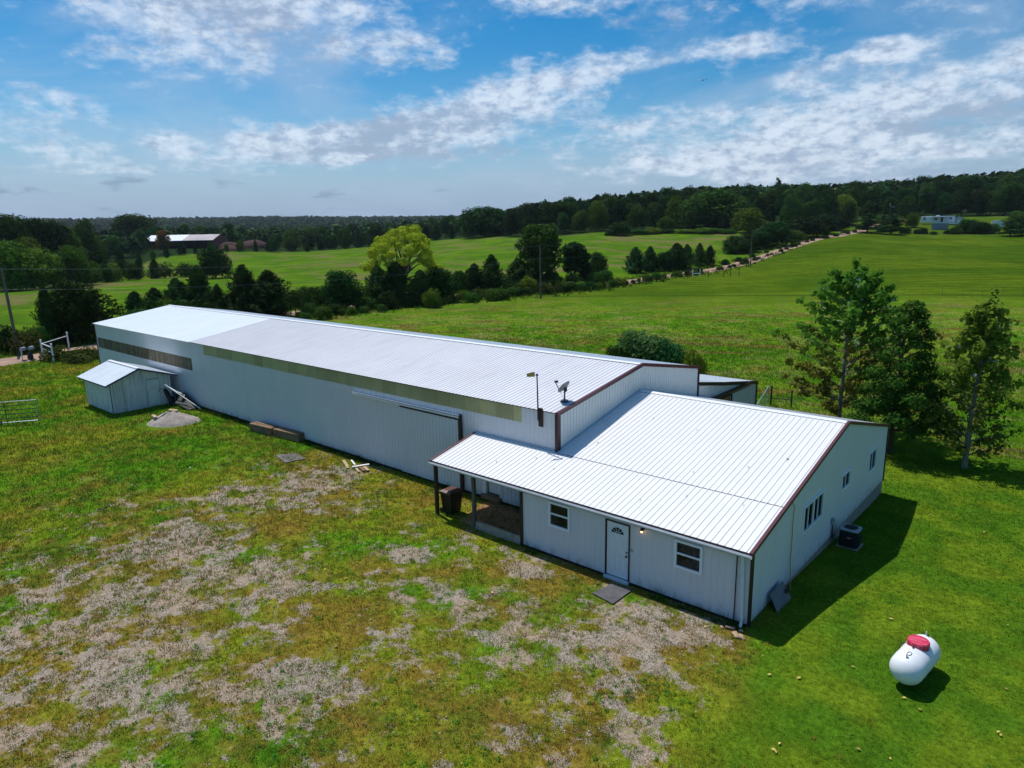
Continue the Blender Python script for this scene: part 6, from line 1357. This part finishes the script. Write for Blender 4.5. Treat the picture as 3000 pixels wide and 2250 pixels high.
def outside(x, y):
    b = ((x > -60.7) & (x < -9.2) & (y > 2.68) & (y < 15.6)) | ((x > -9.1) & (x < .05) & (y > -.02) & (y < 16.4)) | ((x > -30) & (x < -9.2) & (y > 15) & (y < 24)) | ((x > -49.6) & (x < -44.5) & (y > -2.1) & (y < 2.1)) | ((x > -4.85) & (x < -3.8) & (y > -1.5) & (y < -.35)) | (np.hypot((x+38.9)/1.9, (y+.95)/1.9) < .85)
    return ~b
def blades(x, y, z, col, h, w, per, spread):
    n = len(x); k = np.repeat(np.arange(n), per); m = len(k); a = rng.uniform(0, 2*PI, m); ro = spread[k]*np.sqrt(rng.random(m))
    bx, by = x[k]+ro*np.cos(a), y[k]+ro*np.sin(a); hh = h[k]*rng.uniform(.55, 1.2, m); ww = w[k]*rng.uniform(.7, 1.2, m); b = rng.uniform(0, 2*PI, m); lean = hh*rng.uniform(.2, .95, m); la = a+rng.normal(0, .6, m)
    P0 = np.stack([bx-np.cos(b)*ww/2, by-np.sin(b)*ww/2, z[k]-.01], 1); P1 = np.stack([bx+np.cos(b)*ww/2, by+np.sin(b)*ww/2, z[k]-.01], 1); P2 = np.stack([bx+np.cos(la)*lean, by+np.sin(la)*lean, z[k]+hh], 1)
    V_ = np.stack([P0, P1, P2], 1).reshape(-1, 3); c = col[k]*rng.uniform(.55, 1.5, (m, 1)); C_ = np.repeat(np.concatenate([c, np.ones((m, 1))], 1), 3, axis=0)
    return V_, C_
VS, CS = [], []
x, y, d = scatter(270000, 12.5, 120); ok = outside(x, y); x, y, d = x[ok], y[ok], d[ok]; gcol, bare = ground_col(x, y); az, dd_ = polar(x, y); dr = np.interp(az, RD_A, RD_D)
keep = (rng.random(len(x)) > np.clip((bare-.36+(fbm(x/.34, y/.34, 2, 33)-.5)*2.6)*2.2, 0, 1)*.92) & (np.abs(d-dr) > 3.2); x, y, d, gcol, bare = x[keep], y[keep], d[keep], gcol[keep], bare[keep]
lw = yard(x, y)[2]*(y < 26); s_ = np.clip(d/24, .7, 3.2); hgt = (.055+.055*rng.random(len(x)))*s_*(1-.45*lw)*(1-.85*sstep(55, 125, d)); V_, C_ = blades(x, y, terr(x, y), gcol*1.38, hgt, .020*s_, 4, .07*s_); VS.append(V_); CS.append(C_)
# sparse dry clumps standing in the gravel
x, y, d = scatter(52000, 12.5, 62); ok = outside(x, y) & (y < 26); x, y, d = x[ok], y[ok], d[ok]; b_, dry, lw, fr_ = yard(x, y); keep = (rng.random(len(x)) < b_*.85) & (lw < .5); x, y, d = x[keep], y[keep], d[keep]; n = len(x)
t_ = rng.random((n, 1)); cl = np.where(t_ < .45, DRY*1.5, np.where(t_ < .70, np.array([.20, .22, .022]), np.array([.085, .22, .016]))); s_ = np.clip(d/26, .8, 2.0)
V_, C_ = blades(x, y, terr(x, y), cl, (.035+.05*rng.random(n))*s_, .024*s_, 11, (.05+.15*rng.random(n)**1.5)*s_); VS.append(V_); CS.append(C_)
# broad-leaved weeds: low rosettes of leaves
x, y, d = scatter(16000, 13.5, 75); ok = outside(x, y) & (y < 26); x, y, d = x[ok], y[ok], d[ok]; b_, dry, lw, fr_ = yard(x, y); keep = (rng.random(len(x)) < np.where(lw > .5, .03, .16)+.5*(fbm(x/2.3, y/2.3, 2, 95) > .60)*(lw < .5)); x, y, d = x[keep], y[keep], d[keep]; n = len(x)
t_ = rng.random((n, 1)); wc = np.where(t_ < .55, np.array([[.050, .180, .020]]), np.where(t_ < .8, np.array([[.10, .20, .014]]), np.array([[.19, .105, .022]])))
s_ = np.clip(d/28, .8, 2.2); rad = (.07+.19*rng.random(n)**1.8)*s_; per = 20; k = np.repeat(np.arange(n), per); a = rng.uniform(0, 2*PI, len(k)); ro = np.sqrt(rng.random(len(k)))
P_ = np.stack([x[k]+rad[k]*ro*np.cos(a), y[k]+rad[k]*ro*np.sin(a), terr(x, y)[k]+(.03+.45*rad[k]*(1-ro**2))*rng.uniform(.6, 1.1, len(k))], 1); D_ = np.stack([.7*ro*np.cos(a), .7*ro*np.sin(a), np.full(len(k), 1.1)], 1)
WV_, WF_ = leaves(P_, D_, .026*s_[k], rng, .6); wcc = np.repeat(np.concatenate([wc[k]*rng.uniform(.6, 1.5, (len(k), 1)), np.ones((len(k), 1))], 1), 4, axis=0)
o = bpy.data.objects.new('weeds', np_mesh('weeds', WV_, WF_, GRM, np.clip(wcc, 0, 1))); COL.objects.link(o); tag(o, 'low broad-leaved green and brown weeds dotted over the gravel yard', 'weeds', kind='stuff')
# weeds along the foot of the barn and the house
n = 620; x = rng.uniform(-58, -9.6, n); y = 2.60-.22*rng.random(n)**2; x2 = rng.uniform(-8.8, .0, 120); y2 = -.16-.2*rng.random(120); x = np.concatenate([x, x2]); y = np.concatenate([y, y2]); n = len(x); kp = (fbm(x/2.2, y*0, 3, 97) > .5); x, y = x[kp], y[kp]; n = len(x)
V_, C_ = blades(x, y, terr(x, y), np.tile([[.03, .085, .012]], (n, 1)), (.12+.28*rng.random(n)**2), np.full(n, .03), 9, np.full(n, .10)); VS.append(V_); CS.append(C_)
# rank growth along the road verges
x, y, d = scatter(60000, 60, 260); az, dd_ = polar(x, y); dr = np.interp(az, RD_A, RD_D); kp = (np.abs(d-dr) > 3) & (np.abs(d-dr) < 13*rng.random(len(d))+3); x, y, d = x[kp], y[kp], d[kp]; n = len(x); gcol, _ = ground_col(x, y)
V_, C_ = blades(x, y, terr(x, y), gcol*np.where(rng.random((n, 1)) < .3, .6, 1.2), (.25+.6*rng.random(n))*np.where((d < np.interp(polar(x, y)[0], RD_A, RD_D)) & (y < 18), .15, 1), np.full(n, .12)*np.clip(d/90, 1, 2.5), 5, np.full(n, .5)); VS.append(V_); CS.append(C_)
VV = np.concatenate(VS); CC = np.clip(np.concatenate(CS), 0, 1)
o = bpy.data.objects.new('grass', np_mesh('grass', VV, np.arange(len(VV)).reshape(-1, 3), GRM, CC)); COL.objects.link(o); tag(o, 'short patchy green and brown grass over yard, lawn and fields', 'grass', kind='stuff')
# pebbles
x, y, d = scatter(60000, 13.5, 60); ok = outside(x, y); x, y, d = x[ok], y[ok], d[ok]; b_ = ground_col(x, y)[1]; kp = rng.random(len(x)) < b_*.8; x, y, d = x[kp], y[kp], d[kp]; n = len(x); z = terr(x, y)
s_ = (.010+.018*rng.random(n)**2)*np.clip(d/20, 1, 2.2); O8 = np.array([(1,0,0),(-1,0,0),(0,1,0),(0,-1,0),(0,0,1),(0,0,-1)], float); F8 = np.array([(0,2,4),(2,1,4),(1,3,4),(3,0,4),(2,0,5),(1,2,5),(3,1,5),(0,3,5)])
V_ = (O8[None]*(s_[:, None, None]*rng.uniform(.6, 1.3, (n, 1, 3)))+rng.normal(0, .15, (n, 6, 3))*s_[:, None, None]+np.stack([x, y, z+.3*s_], 1)[:, None]).reshape(-1, 3); F_ = (F8[None]+6*np.arange(n)[:, None, None]).reshape(-1, 3)
tone = rng.choice(5, n, p=[.34, .26, .2, .12, .08]); pc = np.array([(.42, .39, .36), (.33, .27, .22), (.56, .53, .50), (.20, .16, .14), (.74, .72, .70)])[tone]*rng.uniform(.8, 1.15, (n, 1)); C_ = np.repeat(np.concatenate([pc, np.ones((n, 1))], 1), 6, axis=0)
PM = bpy.data.materials.new('pebbles'); PM.use_nodes = True; N = NT(PM.node_tree); o_ = N.n('ShaderNodeOutputMaterial'); p = N.n('ShaderNodeBsdfPrincipled'); p.inputs['Roughness'].default_value = .85; a_ = N.n('ShaderNodeAttribute', attribute_name='col'); N.l(a_.outputs['Color'], p.inputs['Base Color']); N.l(p.outputs[0], o_.inputs[0])
o = bpy.data.objects.new('gravel', np_mesh('gravel', V_, F_, PM, np.clip(C_, 0, 1))); COL.objects.link(o); tag(o, 'loose grey and tan gravel scattered over the yard', 'gravel', kind='stuff')
# fallen leaves on the lawn and the roofs
x, y, d = scatter(2600, 14, 55); ok = outside(x, y); x, y, d = x[ok], y[ok], d[ok]; lw = yard(x, y)[2]; kp = (rng.random(len(x)) < np.where(lw > .5, .10, .015)) & (y < 26); x, y = x[kp], y[kp]; z = terr(x, y)+.05
rxs = [(-8.6, 1.5), (-7.7, 2.9), (-6.9, 1.2), (-5.9, 1.6), (-5.2, 2.2), (-4.4, 1.0), (-3.6, 3.4), (-3.1, 1.9), (-2.0, 4.5), (-6.3, 5.2), (-1.2, 2.2), (-5.0, 6.5), (-7.2, 6.8), (-9.8, 1.9), (-11.2, 1.0), (-2.7, 7.2), (-8.2, 4.0), (-1.0, 5.6)]
P_ = np.concatenate([np.stack([x, y, z], 1), np.array([(a, b, HE+SL*b+.045) for a, b in rxs])]); D_ = np.tile([[0, 0, 1.]], (len(P_), 1)); V_, F_ = leaves(P_, D_*3, .055, rng, .6)
m1 = mat('fallen_leaf', (.42, .30, .08), .8, 0, 0, island=.5); o = bpy.data.objects.new('leaf_litter', np_mesh('leaf_litter', V_, F_, m1)); COL.objects.link(o); tag(o, 'scattered dry yellow leaves on the lawn and on the house roof', 'fallen leaves', kind='stuff')

# ------------------------------------------------------------------ air
HZ = bpy.data.materials.new('haze_air'); HZ.use_nodes = True; N = NT(HZ.node_tree)
o_ = N.n('ShaderNodeOutputMaterial'); v_ = N.n('ShaderNodeVolumePrincipled'); v_.inputs['Color'].default_value = (.72, .84, 1, 1); v_.inputs['Density'].default_value = .00005; v_.inputs['Anisotropy'].default_value = .1
N.l(v_.outputs[0], o_.inputs['Volume'])
m_ = MB(); m_.b2((-9300, -9300, min(-12, float(GZf.min())-1)), (9300, 9300, max(float(GZf.max())+40, 60))); tag(m_.build('haze', HZ), kind='stuff')

# labels that still coincide are told apart by their place from left to right
def scr(o): d = np.array(o.location)-CAM; return float(d @ R2)/max(1e-6, float(d @ FW))
ORD = ['leftmost', 'second', 'third', 'fourth', 'fifth', 'sixth', 'seventh', 'eighth', 'ninth', 'tenth', 'eleventh', 'twelfth']
def ordn(k): return ORD[k] if k < 12 else '%dth' % (k+1)
by = {}
for o in scene.objects:
    if o.parent is None and 'label' in o and 'group' in o: by.setdefault(o['label'], []).append(o)
for lab, L in by.items():
    if len(L) < 2: continue
    L.sort(key=scr)
    for k, o in enumerate(L):
        w = 'leftmost ' if k == 0 else ('rightmost ' if k == len(L)-1 else ordn(k)+' from left, '); o['label'] = w+lab
